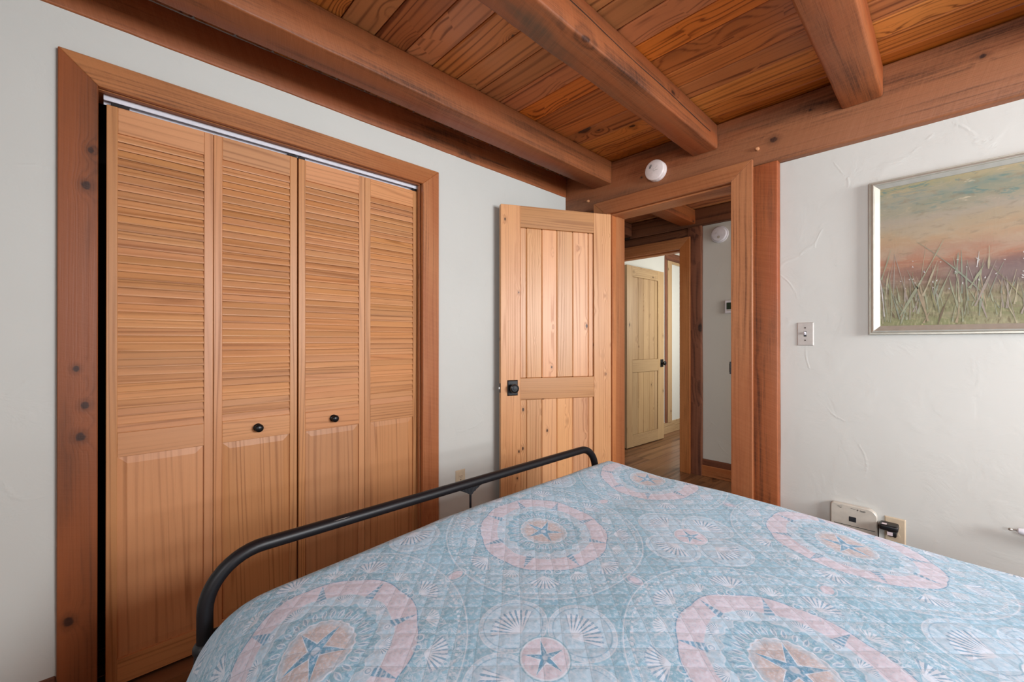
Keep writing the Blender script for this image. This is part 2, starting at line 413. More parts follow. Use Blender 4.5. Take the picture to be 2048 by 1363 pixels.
# beams along y
BZ = 2.24
def beam(x0, x1, y0, y1, label, seed, zb=BZ, mat=None, wob=.003, rnd=.010):
    bm = BM(); timber(bm, x0, x1, y0, y1, zb, CZ - .0005, 1, rnd, wob, seed)
    return tag(obj('ceiling_beam', bm, mat or M_beam, None, True), label, 'beam', 'exposed ceiling beams')
beam(-1.688, -1.543, YF, 2.398, 'rough reddish ceiling beam nearest the closet wall', 1, 2.233, None, .002, .007)
beam(-1.016, -.873, YF, 2.398, 'greyish-brown ceiling beam with a long crack, in the middle of the ceiling', 2, BZ, M_beamg)
beam(-.341, -.192, YF, 2.398, 'orange-red ceiling beam nearest the painting', 3)
beam(.335, .478, YF, 2.398, 'ceiling beam over the bed, right of the painting', 4)
beam(1.0, 1.143, YF, 2.398, 'ceiling beam over the head of the bed', 5)
beam(1.664, 1.807, YF, 2.398, 'ceiling beam beyond the bed head, near the window wall', 6)
# long check along the middle beam's right face
bm = BM()
pp = []; rr_ = []
for j in range(60):
    y = -.2 + j * 2.5 / 59; pp.append((-.8752 + .0006, y, 2.350 - .045 * (j / 59) + .008 * mnoise.noise(Vector((y * 3, 0, 0))))); rr_.append(.0012 + .0012 * abs(mnoise.noise(Vector((y * 6, 3, 0)))))
tube(bm, pp, rr_, 6)
crack = obj('crack', bm, M_void, [o for o in bpy.data.objects if o.name.startswith('ceiling_beam')][1])

bm = BM(); timber(bm, XL - .10, XL + .010, YF, 2.40, 2.235, CZ - .0005, 1, .006, .003, 7)
tag(obj('wall_plate_beam', bm, M_beam, None, True), 'shadowed reddish timber along the top of the closet wall', 'beam')
GZ = 2.088
bm = BM(); timber(bm, XL - .09, XR - .005, 2.40, YB + .10, GZ, CZ - .0005, 0, .012, .003, 8, off=(0, 0))
girt = tag(obj('girt_beam', bm, M_girt, None, True), 'wide horizontal timber above the doorway carrying the ceiling beams', 'beam')
for (x, z, r) in ((-.680, 2.178, .010), (-1.731, 2.164, .009)):
    bm = BM(); lathe(bm, [(r, -.02), (r * .95, .012), (r * .6, .018), (0, .019)], (x, 2.403, z), (0.1, -1, -.15), 12)
    obj('peg', bm, M_bif, girt, True)
bm = BM(); timber(bm, -.727, -.588, 2.396, YB, 0, GZ + .003, 2, .006, .0015, 11)
tag(obj('timber_post', bm, M_beam, None, True), 'reddish timber post standing right of the doorway beside the light switch wall', 'post')
bm = BM(); timber(bm, XL + .001, -1.775, 2.405, YB, 0, GZ - .002, 2, .006, .002, 12)
tag(obj('timber_post', bm, M_beam, None, True), 'timber post in the corner behind the open bedroom door', 'post')

# casings -----------------------------------------------------------------
def casing_yz(name, xf, th, yo0, yi0, yi1, yo1, zo, zi, label, matl, matr, math_):
    """casing on the left wall (faces +x)"""
    t = empty(name, (0, 0, 0)); tag(t, label, None, None, 'structure'); xb = xf - th
    bm = BM(); hexa(bm, [(xb, yo0, 0), (xf, yo0, 0), (xf, yi0, 0), (xb, yi0, 0), (xb, yo0, zo), (xf, yo0, zo), (xf, yi0, zi), (xb, yi0, zi)], 2, .002, off=(0, 0), idn=9000)
    obj('side_casing', bm, matl, t)
    bm = BM(); hexa(bm, [(xb, yi1, 0), (xf, yi1, 0), (xf, yo1, 0), (xb, yo1, 0), (xb, yi1, zi), (xf, yi1, zi), (xf, yo1, zo), (xb, yo1, zo)], 2, .002)
    obj('side_casing', bm, matr, t)
    bm = BM(); hexa(bm, [(xb, yi0, zi), (xf, yi0, zi), (xf, yi1, zi), (xb, yi1, zi), (xb, yo0, zo), (xf, yo0, zo), (xf, yo1, zo), (xb, yo1, zo)], 1, .002)
    obj('head_casing', bm, math_, t)
    return t
t = casing_yz('trim_1', -1.915, .019, -.112, -.022, 1.194, 1.294, 2.108, 2.022, 'stained wood casing framing the louvered closet doors', M_casl, M_cas, M_cas)
bm = BM()
box(bm, XL - .13, -1.919, -.042, -.026, 0, 2.026, 2, .001); obj('jamb', bm, M_cas, t)
bm = BM(); box(bm, XL - .13, -1.919, 1.2, 1.217, 0, 2.026, 2, .001); box(bm, -1.962, -1.946, 1.190, 1.2, 0, 2.026, 2, .001); obj('jamb', bm, M_cas, t)
bm = BM(); box(bm, XL - .13, -1.919, -.026, 1.2, 2.026, 2.044, 1, .001); box(bm, -1.955, -1.940, -.026, 1.19, 2.020, 2.0262, 1, .001); obj('head_jamb', bm, M_cas, t)

# doorway casing on the door wall (faces -y)
def casing_xz(name, yf, th, xo0, xi0, xi1, xo1, zo, zi, label, mat):
    t = empty(name); tag(t, label, None, None, 'structure'); yb = yf + th
    bm = BM(); hexa(bm, [(xo0, yf, 0), (xi0, yf, 0), (xi0, yb, 0), (xo0, yb, 0), (xo0, yf, zo), (xi0, yf, zi), (xi0, yb, zi), (xo0, yb, zo)], 2, .002)
    obj('side_casing', bm, mat, t)
    bm = BM(); hexa(bm, [(xi1, yf, 0), (xo1, yf, 0), (xo1, yb, 0), (xi1, yb, 0), (xi1, yf, zi), (xo1, yf, zo), (xo1, yb, zo), (xi1, yb, zi)], 2, .002)
    obj('side_casing', bm, mat, t)
    bm = BM(); hexa(bm, [(xi0, yf, zi), (xi1, yf, zi), (xi1, yb, zi), (xi0, yb, zi), (xo0, yf, zo), (xo1, yf, zo), (xo1, yb, zo), (xo0, yb, zo)], 0, .002)
    obj('head_casing', bm, mat, t)
    return t
t = casing_xz('trim_2', 2.376, .0195, -1.672, -1.578, -.800, -.697, 2.124, 2.037, 'stained wood casing around the open bedroom doorway', M_cas)
bm = BM(); box(bm, DX0, -1.566, 2.380, 2.595, 0, 2.043, 2, .001); box(bm, -1.566, -1.554, 2.425, 2.47, 0, 2.031, 2, .002); obj('jamb', bm, M_cas, t)
bm = BM(); box(bm, -.792, DX1, 2.380, 2.595, 0, 2.043, 2, .001); box(bm, -.804, -.792, 2.425, 2.47, 0, 2.031, 2, .002); obj('jamb', bm, M_cas, t)
bm = BM(); box(bm, DX0, DX1, 2.380, 2.595, 2.043, 2.060, 0, .001); box(bm, -1.566, -.792, 2.425, 2.47, 2.031, 2.043, 0, .002); obj('head_jamb', bm, M_cas, t)
bm = BM(); box(bm, -.8065, -.7995, 2.3735, 2.379, 1.02, 1.085, 2, .001); box(bm, -.8075, -.8035, 2.3735, 2.40, 1.03, 1.075, 2, .001)
obj('strike_plate', bm, M_bronze, t)

# baseboards
bm = BM(); box(bm, XL, XL + .016, YF, -.114, 0, .10, 1, .002); box(bm, XL - .01, XL + .010, YF, -.114, .09, .150, 1, .004); struct('baseboard_left', bm, M_dark, 'dark wood baseboard left of the closet')
bm = BM(); box(bm, XL, XL + .016, 1.296, 2.40, 0, .10, 1, .002); struct('baseboard_corner', bm, M_cas, 'wood baseboard between closet and corner')
bm = BM(); box(bm, -.586, XR, YB - .016, YB, 0, .10, 0, .002); struct('baseboard_back', bm, M_cas, 'wood baseboard behind the bed along the painting wall')

# ------------------------------------------------------------------ closet interior
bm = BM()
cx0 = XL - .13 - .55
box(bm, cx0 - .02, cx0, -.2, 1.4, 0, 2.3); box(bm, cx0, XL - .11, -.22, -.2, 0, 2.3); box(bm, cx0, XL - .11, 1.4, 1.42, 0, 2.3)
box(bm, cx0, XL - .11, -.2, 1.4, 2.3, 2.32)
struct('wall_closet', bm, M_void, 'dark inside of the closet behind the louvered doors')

# closet bifold doors -----------------------------------------------------
XP = -1.975   # front face of the panels
def bifold_panel(y0, y1, knob, parent, seed, tilt=0.0):
    root = None
    sw, tr, d = .0285, .088, .028
    zb, zt = .014, 1.994
    zm1, zm0 = 1.190 - .313, 1.190 - .396        # mid rail top / bottom
    br = .088
    bm = BM(); xb = XP - d
    box(bm, xb, XP, y0, y0 + sw, zb, zt, 2, .0015); box(bm, xb, XP, y1 - sw, y1, zb, zt, 2, .0015)
    box(bm, xb + .001, XP - .0008, y0 + sw, y1 - sw, zt - tr, zt, 1, .001)
    box(bm, xb + .001, XP - .0008, y0 + sw, y1 - sw, zm0, zm1, 1, .001)
    box(bm, xb + .001, XP - .0008, y0 + sw, y1 - sw, zb, zb + br, 1, .001)
    root = obj('door_panel', bm, M_bif, parent)
    # louvers
    bm = BM(); n = 37; pz = (zt - tr - zm1) / n
    for i in range(n):
        z = zm1 + (i + .5) * pz; ya, yb_ = y0 + sw - .001, y1 - sw + .001
        # slanted slat: front edge low, back edge high
        xf, xk = XP - .0025, XP - .0125; zl, zh = z - pz * .53, z + pz * .60; th = .0050
        hexa(bm, [(xf - .001, ya, zl), (xf - .001, yb_, zl), (xf + .0005, yb_, zl + th), (xf + .0005, ya, zl + th),
                  (xk, ya, zh - th), (xk, yb_, zh - th), (xk + .0015, yb_, zh), (xk + .0015, ya, zh)], 1, .0010)
    obj('louvers', bm, M_bif, root)
    # raised panel
    bm = BM(); ya, yb_, za, zc = y0 + sw, y1 - sw, zb + br, zm0
    e = .026; xo, xi = XP - .0085, XP - .0050
    hexa(bm, [(XP - .016, ya, za), (XP - .016, yb_, za), (XP - .016, yb_, zc), (XP - .016, ya, zc), (xo, ya, za), (xo, yb_, za), (xo, yb_, zc), (xo, ya, zc)], 2)
    hexa(bm, [(xo, ya + .002, za + .002), (xo, yb_ - .002, za + .002), (xo, yb_ - .002, zc - .002), (xo, ya + .002, zc - .002),
              (xi, ya + e, za + e), (xi, yb_ - e, za + e), (xi, yb_ - e, zc - e), (xi, ya + e, zc - e)], 2, idn=RID[0])
    obj('raised_panel', bm, M_bif, root)
    if knob:
        bm = BM(); yc = (y0 + y1) / 2
        lathe(bm, [(.0165, -.001), (.0165, .003), (.013, .006), (.008, .009), (.007, .014), (.010, .017), (.0155, .020), (.0165, .025), (.014, .030), (.008, .033), (0, .034)], (XP, yc, 1.190 - .352), (1, 0, 0), 28)
        obj('knob', bm, M_bronze, root, True)
    return root
for (ya, ym, yb_, lab, ka, kb) in ((-.003, .296, .5975, 'left pair of louvered pine closet doors', False, True), (.604, .905, 1.199, 'right pair of louvered pine closet doors, nearer the outlet', True, False)):
    t = empty('closet_bifold_door', (XP, ya, 0)); tag(t, lab, 'closet door', 'louvered closet doors')
    for o_ in (bifold_panel(ya, ym - .0008, ka, t, 1), bifold_panel(ym + .0008, yb_, kb, t, 2)):
        o_.matrix_parent_inverse = Matrix.Translation((-XP, -ya, 0))
bm = BM()
xa, xb = XP - .034, XP - .004
box(bm, xa, xb, -.010, 1.198, 2.022, 2.0255, 1); box(bm, xb - .0015, xb + .0012, -.010, 1.198, 2.008, 2.0255, 1); box(bm, xa, xa + .002, -.010, 1.198, 2.003, 2.022, 1)
tr_ = obj('door_track', bm, M_white); tag(tr_, 'white metal track above the closet doors', 'track')
for (y0, y1) in ((.008, .055), (.562, .598), (.606, .632), (1.17, 1.195)):
    bm = BM(); box(bm, xa + .003, xb - .003, y0, y1, 1.9965, 2.0065, 1, .001); o_ = obj('roller_bracket', bm, M_rubber, tr_)
    bm = BM(); lathe(bm, [(.0035, 0), (.0035, .012)], (xb - .008, y0 + .012, 1.9955), (0, 0, 1), 12); obj('roller_pin', bm, M_steel, o_, True)

# ------------------------------------------------------------------ plank doors (bedroom, hall)
def plank_door(name, W, mat, rmat, label, knob_x, z0, z1, rails, stile, nb_edges, side, knob=True):
    """local frame: x along the leaf from hinge, y = thickness (visible face at y=0, body to y>0 * side), z up"""
    t = empty(name); tag(t, label, None, None, 'structure'); T = .035
    def bx(bm, x0, x1, ya, yb, za, zb, ax, bev=.0012, **k):
        a, b_ = sorted((ya * side, yb * side)); box(bm, x0, x1, a, b_, za, zb, ax, bev, **k)
    for (x0, x1) in ((0, stile[0]), (W - stile[1], W)):
        bm = BM(); bx(bm, x0, x1, 0, T, z0, z1, 2); obj('stile', bm, mat, t)
    for (za, zb) in rails:
        bm = BM(); bx(bm, stile[0], W - stile[1], .0005, T - .0005, za, zb, 0); obj('rail', bm, rmat, t)
    for (za, zb) in ((rails[0][1], rails[1][0]), (rails[1][1], rails[2][0])):
        bm = BM(); e = nb_edges
        for a, b_ in zip(e, e[1:]): bx(bm, a + .0008, b_ - .0008, .009, T - .009, za, zb, 2, .0045)
        obj('plank_panel', bm, mat, t)
    zc = knob_x[1]; xc = knob_x[0]
    for s, yb in ((-1, 0), (1, T)):
        bm = BM(); hw, hh = .034, .0475
        a, b_ = yb, yb + s * .007
        y1_, y2_ = a * side, b_ * side
        hexa(bm, [(xc - hw, y1_, zc - hh), (xc + hw, y1_, zc - hh), (xc + hw, y1_, zc + hh), (xc - hw, y1_, zc + hh),
                  (xc - hw + .005, y2_, zc - hh + .005), (xc + hw - .005, y2_, zc - hh + .005), (xc + hw - .005, y2_, zc + hh - .005), (xc - hw + .005, y2_, zc + hh - .005)], 2, .001)
        p = obj('knob_plate', bm, M_bronze, t)
        bm = BM(); lathe(bm, [(.017, .005), (.017, .009), (.011, .014), (.0105, .024), (.017, .029), (.0255, .034), (.0275, .042), (.0255, .048), (.018, .051), (.0175, .0495), (.012, .0495), (.0115, .052), (0, .0525)], (xc, yb * side, zc), (0, s * side, 0), 32)
        obj('knob', bm, M_bronze, p, True)
    bm = BM(); bx(bm, W, W + .0012, .008, .027, zc - .028, zc + .028, 2, .0003); lp = obj('latch_plate', bm, M_bronze, t)
    bm = BM(); bx(bm, W, W + .011, .012, .023, zc - .008, zc + .008, 2, .002); obj('latch_bolt', bm, M_steel, lp)
    return t
P0 = Vector((-1.526, 2.363)); P1 = Vector((-1.862, 1.699)); L_ = (P1 - P0).length
ang = math.atan2(P1.y - P0.y, P1.x - P0.x)
d1 = plank_door('door_1', .744, M_door, M_rail, 'open knotty pine plank door with black knob, hinged at the bedroom doorway', (.671, .912), .012, 2.018,
                [(.012, .215), (.838, .968), (1.888, 2.018)], (.1235, .1235), [.1235, .159, .268, .377, .477, .579, .6205], -1)
d1.location = (P0.x, P0.y, 0); d1.rotation_euler = (0, 0, ang)
q0 = Vector((-2.47, 4.14)); q1 = Vector((-2.43, 4.93))
d2 = plank_door('door_2', .790, M_door2, M_door2, 'yellowish knotty pine door standing open beyond the hall, seen through the doorway', (.738, .930), .010, 2.045,
                [(.010, .140), (.844, .985), (1.925, 2.045)], (.109, .139), [.109, .235, .349, .467, .584, .651], 1)
d2.location = (q0.x, q0.y, 0); d2.rotation_euler = (0, 0, math.atan2(q1.y - q0.y, q1.x - q0.x))

# ------------------------------------------------------------------ hall and the room beyond
HY = 3.85
bm = BM()
hx0, hx1, hz = -2.52, -1.70, 2.05
box(bm, -3.3, hx0, HY, HY + .12, 0, CZ + .02); box(bm, hx1, 2.7, HY, HY + .12, 0, CZ + .02); box(bm, hx0, hx1, HY, HY + .12, hz, CZ + .02)
struct('wall_hall', bm, M_wall, 'off-white hall wall facing the bedroom doorway')
bm = BM(); box(bm, -3.3, -3.2, YB + .13, HY, 0, CZ + .02); box(bm, -3.3, XL - .11, YB, YB + .13, 0, CZ + .02); struct('wall_hall_left', bm, M_wall, 'left end wall of the hall')
bm = BM(); box(bm, 2.60, 2.72, YB + .13, HY, 0, CZ + .02); struct('wall_hall_right', bm, M_wall, 'right end wall of the hall')
bm = BM(); timber(bm, -3.2, 2.55, HY - .045, HY + .06, 2.235 - .01, CZ - .0005, 0, .008, .003, 21)
tag(obj('girt_beam', bm, M_dark, None, True), 'dark horizontal timber at the top of the hall wall', 'beam')
bm = BM(); timber(bm, -3.2, -1.625, HY - .040, HY + .06, 2.14, 2.226, 0, .006, .003, 22)
tag(obj('header_beam', bm, M_dark, None, True), 'lower dark timber header right above the hall doorway', 'beam')
bm = BM(); timber(bm, -1.655, -1.527, HY - .045, HY, 0, 2.226, 2, .006, .002, 23)
tag(obj('timber_post', bm, M_dark, None, True), 'dark knotty timber post beside the hall doorway', 'post')
beam(-1.722, -1.578, 2.56, HY - .043, 'short ceiling beam above the hall seen through the doorway', 24, 2.248, M_beam)
beam(-2.36, -2.215, 2.56, HY - .043, 'dark ceiling beam in the left corner of the hall', 25, 2.248, M_dark)
t = casing_xz('trim_3', HY - .063, .0175, -2.60, -2.50, -1.717, -1.622, 2.142, 2.042, 'reddish wood casing around the hall doorway', M_cas)
bm = BM(); box(bm, hx1 - .016, hx1, HY - .058, HY + .13, 0, 2.045, 2, .001); box(bm, hx0, hx0 + .016, HY - .058, HY + .13, 0, 2.045, 2, .001); obj('jamb', bm, M_cas, t)
bm = BM(); box(bm, hx0, hx1, HY - .058, HY + .13, 2.045, 2.06, 0, .001); box(bm, hx0 + .016, hx1 - .016, HY + .0, HY + .035, 2.033, 2.045, 0, .001); obj('head_jamb', bm, M_cas, t)
bm = BM(); timber(bm, -1.60, 1.6, HY - .02, HY + .04, .085, .150, 0, .006, .004, 27); struct('trim_4', bm, M_dark, 'dark rough sill timber above the hall baseboard', True)
bm = BM(); box(bm, -1.62, 1.6, HY - .036, HY - .018, 0, .095, 0, .003); struct('baseboard_hall', bm, M_cas, 'plain wood baseboard along the hall wall')
# room beyond
bm = BM(); box(bm, -2.67, -2.55, HY + .12, 7.2, 0, CZ + .3); struct('wall_bathroom_left', bm, M_wall, 'white wall behind the yellowish open door')
bm = BM(); box(bm, -2.67, 1.0, 7.0, 7.12, 0, CZ + .3); struct('wall_bathroom_back', bm, M_wall, 'far wall of the room beyond the hall')
bm = BM(); box(bm, -.3, -.2, HY + .12, 7.2, 0, CZ + .3); struct('wall_bathroom_right', bm, M_wall, 'right wall of the room beyond the hall')
bm = BM(); box(bm, -2.7, -.2, HY + .12, 7.2, CZ + .02, CZ + .06); struct('ceiling_bathroom', bm, M_wall, 'white ceiling of the room beyond the hall')
bm = BM(); timber(bm, -2.60, -2.535, 5.185, 5.245, .14, 2.30, 2, .004, .002, 31); tag(obj('timber_post', bm, M_dark, None, True), 'narrow dark post just right of the yellowish open door', 'post')
bm = BM(); box(bm, -2.56, -2.53, 5.245, 5.36, .14, 2.25, 2, .003); box(bm, -2.56, -2.53, 5.36, 6.6, 2.215, 2.25, 1, .003); struct('trim_5', bm, M_door2, 'yellow pine trim strip on the far white wall')
bm = BM(); timber(bm, -2.60, -2.53, 5.2, 6.9, 2.252, 2.36, 1, .004, .003, 32); tag(obj('header_beam', bm, M_dark, None, True), 'small dark timber over the yellow pine trim in the far room', 'beam')
bm = BM(); box(bm, -2.56, -2.535, 4.95, 6.9, 0, .085, 1, .003); box(bm, -2.56, -2.540, 4.95, 6.9, .085, .15, 1, .004); struct('baseboard_bathroom', bm, M_door2, 'pine baseboard of the far room')
# hall smoke alarm and thermostat
def alarm(name, c, dirn, R, label, kind):
    t = empty(name, c); tag(t, label, 'smoke alarm')
    o_ = Vector(dirn)
    bm = BM()
    if kind == 1:
        lathe(bm, [(R * 1.0, -.002), (R * 1.0, .012), (R * .97, .014), (R * .97, .022), (R, .024), (R, .033), (R * .97, .038), (R * .90, .0405), (0, .0415)], (0, 0, 0), dirn, 48)
        obj('housing', bm, M_plast, t, True)
        # ribbed rim and printed sound symbol
        bm = BM()
        def P(a, b_): return (a, -.0418, b_)
        for rr in (.012, .017, .022):
            pts = [P(-.010 - rr * math.cos(math.radians(q)) * .9, .016 + rr * math.sin(math.radians(q)) * .9) for q in range(-10, 75, 12)]
            tube(bm, pts, .0011, 6)
        obj('sound_symbol', bm, M_ink, t)
        bm = BM()
        tube(bm, [P(.026, .020), P(.008, .007), P(-.003, .005)], .0006, 6); tube(bm, [P(-.003, .005), P(-.003, -.008), P(.002, -.009)], .0006, 6); tube(bm, [P(-.001, -.009), P(.012, -.004), P(.024, -.005)], .0011, 6)
        obj('speaker_symbol', bm, M_beige, t)
    else:
        lathe(bm, [(R, -.002), (R, .008), (R * .96, .011), (R * .86, .011), (R * .84, .024), (R * .80, .030), (R * .45, .034), (0, .035)], (0, 0, 0), dirn, 48)
        obj('housing', bm, M_white, t, True)
        bm = BM(); lathe(bm, [(.013, .03), (.012, .0345), (0, .0355)], (.000, 0, -.026), dirn, 20); obj('test_button', bm, M_beige, t, True)
        bm = BM()
        for dx, dz in ((-.028, .012), (-.020, .018), (-.016, .008), (-.026, .004)): box(bm, dx, dx + .004, -.0352, -.028, dz, dz + .004)
        obj('sound_slots', bm, M_beige, t)
    return t
alarm('smoke_alarm', (-1.226, 2.401, 2.222), (0, -1, 0), .061, 'round white smoke alarm with printed sound symbol on the timber above the doorway', 1)
alarm('smoke_alarm', (-1.385, HY - .001, 2.125), (0, -1, 0), .072, 'round white smoke alarm with small button on the hall wall', 2)
t = empty('thermostat', (-1.270, HY, 1.49)); tag(t, 'white thermostat with a dark green screen on the hall wall', 'thermostat')
bm = BM(); box(bm, -.068, .068, -.022, 0, -.055, .055, 2, .004, seg=2); obj('housing', bm, M_white, t)
bm = BM(); box(bm, -.054, .054, -.0235, -.02, -.022, .036, 2, .001); obj('screen', bm, M_screen, t)
bm = BM(); box(bm, -.054, .054, -.0235, -.02, -.034, -.027, 2, .001); obj('button_strip', bm, M_beige, t)

# ------------------------------------------------------------------ outlets, switch, router
def screw(bm, c, n, r=.0032):
    lathe(bm, [(r, 0), (r, .0012), (r * .6, .0016), (0, .0016)], c, n, 12)
def plate(bm, hw, hh, th, f):
    e = .004
    hexa(bm, [f(-hw, 0, -hh), f(hw, 0, -hh), f(hw, 0, hh), f(-hw, 0, hh), f(-hw + e, th, -hh + e), f(hw - e, th, -hh + e), f(hw - e, th, hh - e), f(-hw + e, th, hh - e)], 2, .0012)
def outlet(name, loc, f, label, mp, ms):
    t = empty(name, loc); tag(t, label, 'outlet', 'wall outlets')
    bm = BM(); plate(bm, .035, .057, .005, f); pl = obj('cover_plate', bm, mp, t)
    for dz in (-.0195, .0195):
        bm = BM(); n = 20; top = []; bot = []
        for k in range(n):
            a = 2 * math.pi * k / n; px, pz = .0165 * math.cos(a), max(-.0115, min(.0115, .0165 * math.sin(a)))
            bot.append(bm.verts.new(f(px, .003, pz + dz))); top.append(bm.verts.new(f(px * .97, .0068, pz * .97 + dz)))
        bm.faces.new(top); bm.faces.new(bot[::-1])
        for k in range(n): bm.faces.new([bot[k], bot[(k + 1) % n], top[(k + 1) % n], top[k]])
        bmesh.ops.recalc_face_normals(bm, faces=bm.faces[:]); s_ = obj('socket', bm, ms, t)
        bm = BM()
        for sx, hz_ in ((-.0063, .0042), (.0063, .0034)):
            a = f(sx - .0012, .0064, dz + .0015 - hz_); b_ = f(sx + .0012, .0072, dz + .0015 + hz_)
            box(bm, *sorted((a[0], b_[0])), *sorted((a[1], b_[1])), *sorted((a[2], b_[2])))
        g0 = f(0, .0064, dz - .0075); lathe(bm, [(.0022, 0), (.0022, .0009)], g0, Vector(f(0, 1, 0)), 10)
        obj('slots', bm, M_slot, s_)
    bm = BM(); screw(bm, f(0, .0048, 0), Vector(f(0, 1, 0))); obj('screw', bm, M_slot, t)
    return t
outlet('wall_outlet', (XL, 1.452, .405), lambda a, b_, c: (b_, -a, c), 'beige duplex outlet on the wall left of the open bedroom door', M_ivory, M_ivory)
ot = outlet('wall_outlet', (-.163, YB, .376), lambda a, b_, c: (a, -b_, c), 'tan outlet with a black adapter plugged in, behind the bed', M_ivory, M_ivory)

t = empty('light_switch', (-.4855, YB, 1.228)); tag(t, 'grey-beige toggle light switch on the wall right of the doorway', 'light switch')
f = lambda a, b_, c: (a, -b_, c)
bm = BM(); plate(bm, .035, .0572, .005, f); pl = obj('switch_plate', bm, M_beige, t)
for dz in (.030, -.030):
    bm = BM(); screw(bm, (0, -.005, dz), (0, -1, 0)); obj('screw', bm, M_slot, t)
bm = BM(); box(bm, -.0055, .0055, -.0056, -.0045, -.0125, .0125); obj('toggle_slot', bm, M_iron, t)
bm = BM(); hexa(bm, [(-.0045, -.0045, -.006), (.0045, -.0045, -.006), (.0045, -.0045, .008), (-.0045, -.0045, .008), (-.0038, -.016, .004), (.0038, -.016, .004), (.0038, -.0145, .0115), (-.0038, -.0145, .0115)], 2, .0008); obj('toggle', bm, M_white, t)

# router standing on a small shelf-like foot against the wall
t = empty('router', (-.300, YB - .018, .0)); tag(t, 'off-white upright wireless router with dark grey logo tile behind the bed', 'router')
rx0, rx1, rz0, rz1 = -.082, .081, .250, .450
bm = BM(); pts = []
R1, R2 = .010, .034
for (cx, cz, a0, R) in ((rx1 - R2, rz1 - R2, 0, R2), (rx0 + R1, rz1 - R1, 90, R1), (rx0 + R1, rz0 + R1, 180, R1), (rx1 - R1, rz0 + R1, 270, R1)):
    for k in range(9): a = math.radians(a0 + k * 90 / 8); pts.append((cx + R * math.cos(a), cz + R * math.sin(a)))
def slab(bm, pts, y0, y1, inset=.002):
    cx = sum(p[0] for p in pts) / len(pts); cz = sum(p[1] for p in pts) / len(pts); rings = []
    for (y, s) in ((y1, 1), (y0 + .003, 1), (y0, .975)): rings.append([bm.verts.new((cx + (p[0] - cx) * s, y, cz + (p[1] - cz) * s)) for p in pts])
    for a, b_ in zip(rings, rings[1:]):
        for k in range(len(pts)): bm.faces.new([a[k], a[(k + 1) % len(pts)], b_[(k + 1) % len(pts)], b_[k]])
    bm.faces.new(rings[0]); bm.faces.new(rings[-1]); bmesh.ops.recalc_face_normals(bm, faces=bm.faces[:])
slab(bm, pts, -.010, .016)
shell = obj('shell', bm, M_router, t)
bm = BM(); box(bm, -.016, .0095, -.0112, -.009, .379, .401, 2, .001); obj('logo_tile', bm, M_iron, t)
bm = BM(); box(bm, rx0 + .012, rx1 - .006, -.0112, -.009, .3585, .3605, 0, .0003); obj('front_seam', bm, M_rubber, t)
for marks in (((-.058, -.041, .4385, .4395), (-.055, -.0535, .434, .4365), (-.050, -.0485, .4325, .4355), (-.0475, -.046, .4315, .4345), (-.0455, -.043, .432, .4345)),
              ((-.010, .008, .4375, .4385), (.012, .017, .435, .4385), (.0145, .0155, .432, .4355), (.022, .042, .4365, .4378), (.022, .042, .434, .4350), (.025, .040, .4315, .4325))):
    bm = BM()
    for (x0, x1, z0, z1) in marks: box(bm, x0, x1, -.0108, -.0100, z0, z1)
    obj('printed_mark', bm, M_ink, shell)
bm = BM(); hexa(bm, [(-.06, -.045, 0), (.06, -.045, 0), (.06, .014, 0), (-.06, .014, 0), (-.02, -.006, .255), (.02, -.006, .255), (.02, .012, .255), (-.02, .012, .255)], 2, .004); obj('stand', bm, M_router, t)
# adapter plugged into the outlet
t = empty('power_adapter', (-.180, YB - .005, .392)); tag(t, 'black plug-in power adapter with white sticker in the tan outlet', 'adapter')
bm = BM(); box(bm, -.030, .031, -.060, -.002, -.004, .020, 0, .008, seg=3); box(bm, -.002, .026, -.058, -.002, -.026, .0, 0, .005, seg=2); ad = obj('adapter_body', bm, M_rubber, t, True)
bm = BM(); box(bm, -.022, -.006, -.052, -.036, .0198, .0204); obj('sticker', bm, M_label, t)
bm = BM(); hexa(bm, [(-.004, -.0585, -.021), (.014, -.0585, -.021), (.014, -.0588, -.0205), (-.004, -.0588, -.0205), (-.004, -.0585, -.006), (.014, -.0585, -.006), (.014, -.0588, -.006), (-.004, -.0588, -.006)], 2); obj('sticker', bm, M_label, t)
bm = BM(); tube(bm, [(-.028, -.03, .008), (-.0325, -.03, .006), (-.0345, -.028, -.002), (-.035, -.025, -.05), (-.034, -.02, -.15), (-.030, -.02, -.30)], .0022, 8); obj('cord', bm, M_rubber, t, True)

# white handle with steel tip at the right edge
t = empty('wall_rod', (.155, 2.40, .500)); tag(t, 'white rounded rod end with a small steel ball tip at the right picture edge', 'rod')
bm = BM(); lathe(bm, [(0, -.0055), (.003, -.005), (.0052, -.002), (.005, .002), (.0025, .005), (.0022, .006)], (0, 0, 0), (1, 0, 0), 16)
lathe(bm, [(.002, .004), (.0024, .008), (.0036, .018)], (0, 0, 0), (1, 0, .06), 16); obj('steel_tip', bm, M_steel, t, True)
bm = BM(); lathe(bm, [(.0035, -.010), (.0095, -.007), (.012, .003), (.013, .012), (.014, .05), (.014, .2), (.010, .212), (0, .213)], (.026, 0, 0), (1, 0, -.05), 24); obj('rod_body', bm, M_white, t, True)
bm = BM(); box(bm, .14, .17, 0, .05, -.02, .02, 1, .002); obj('bracket', bm, M_white, t)

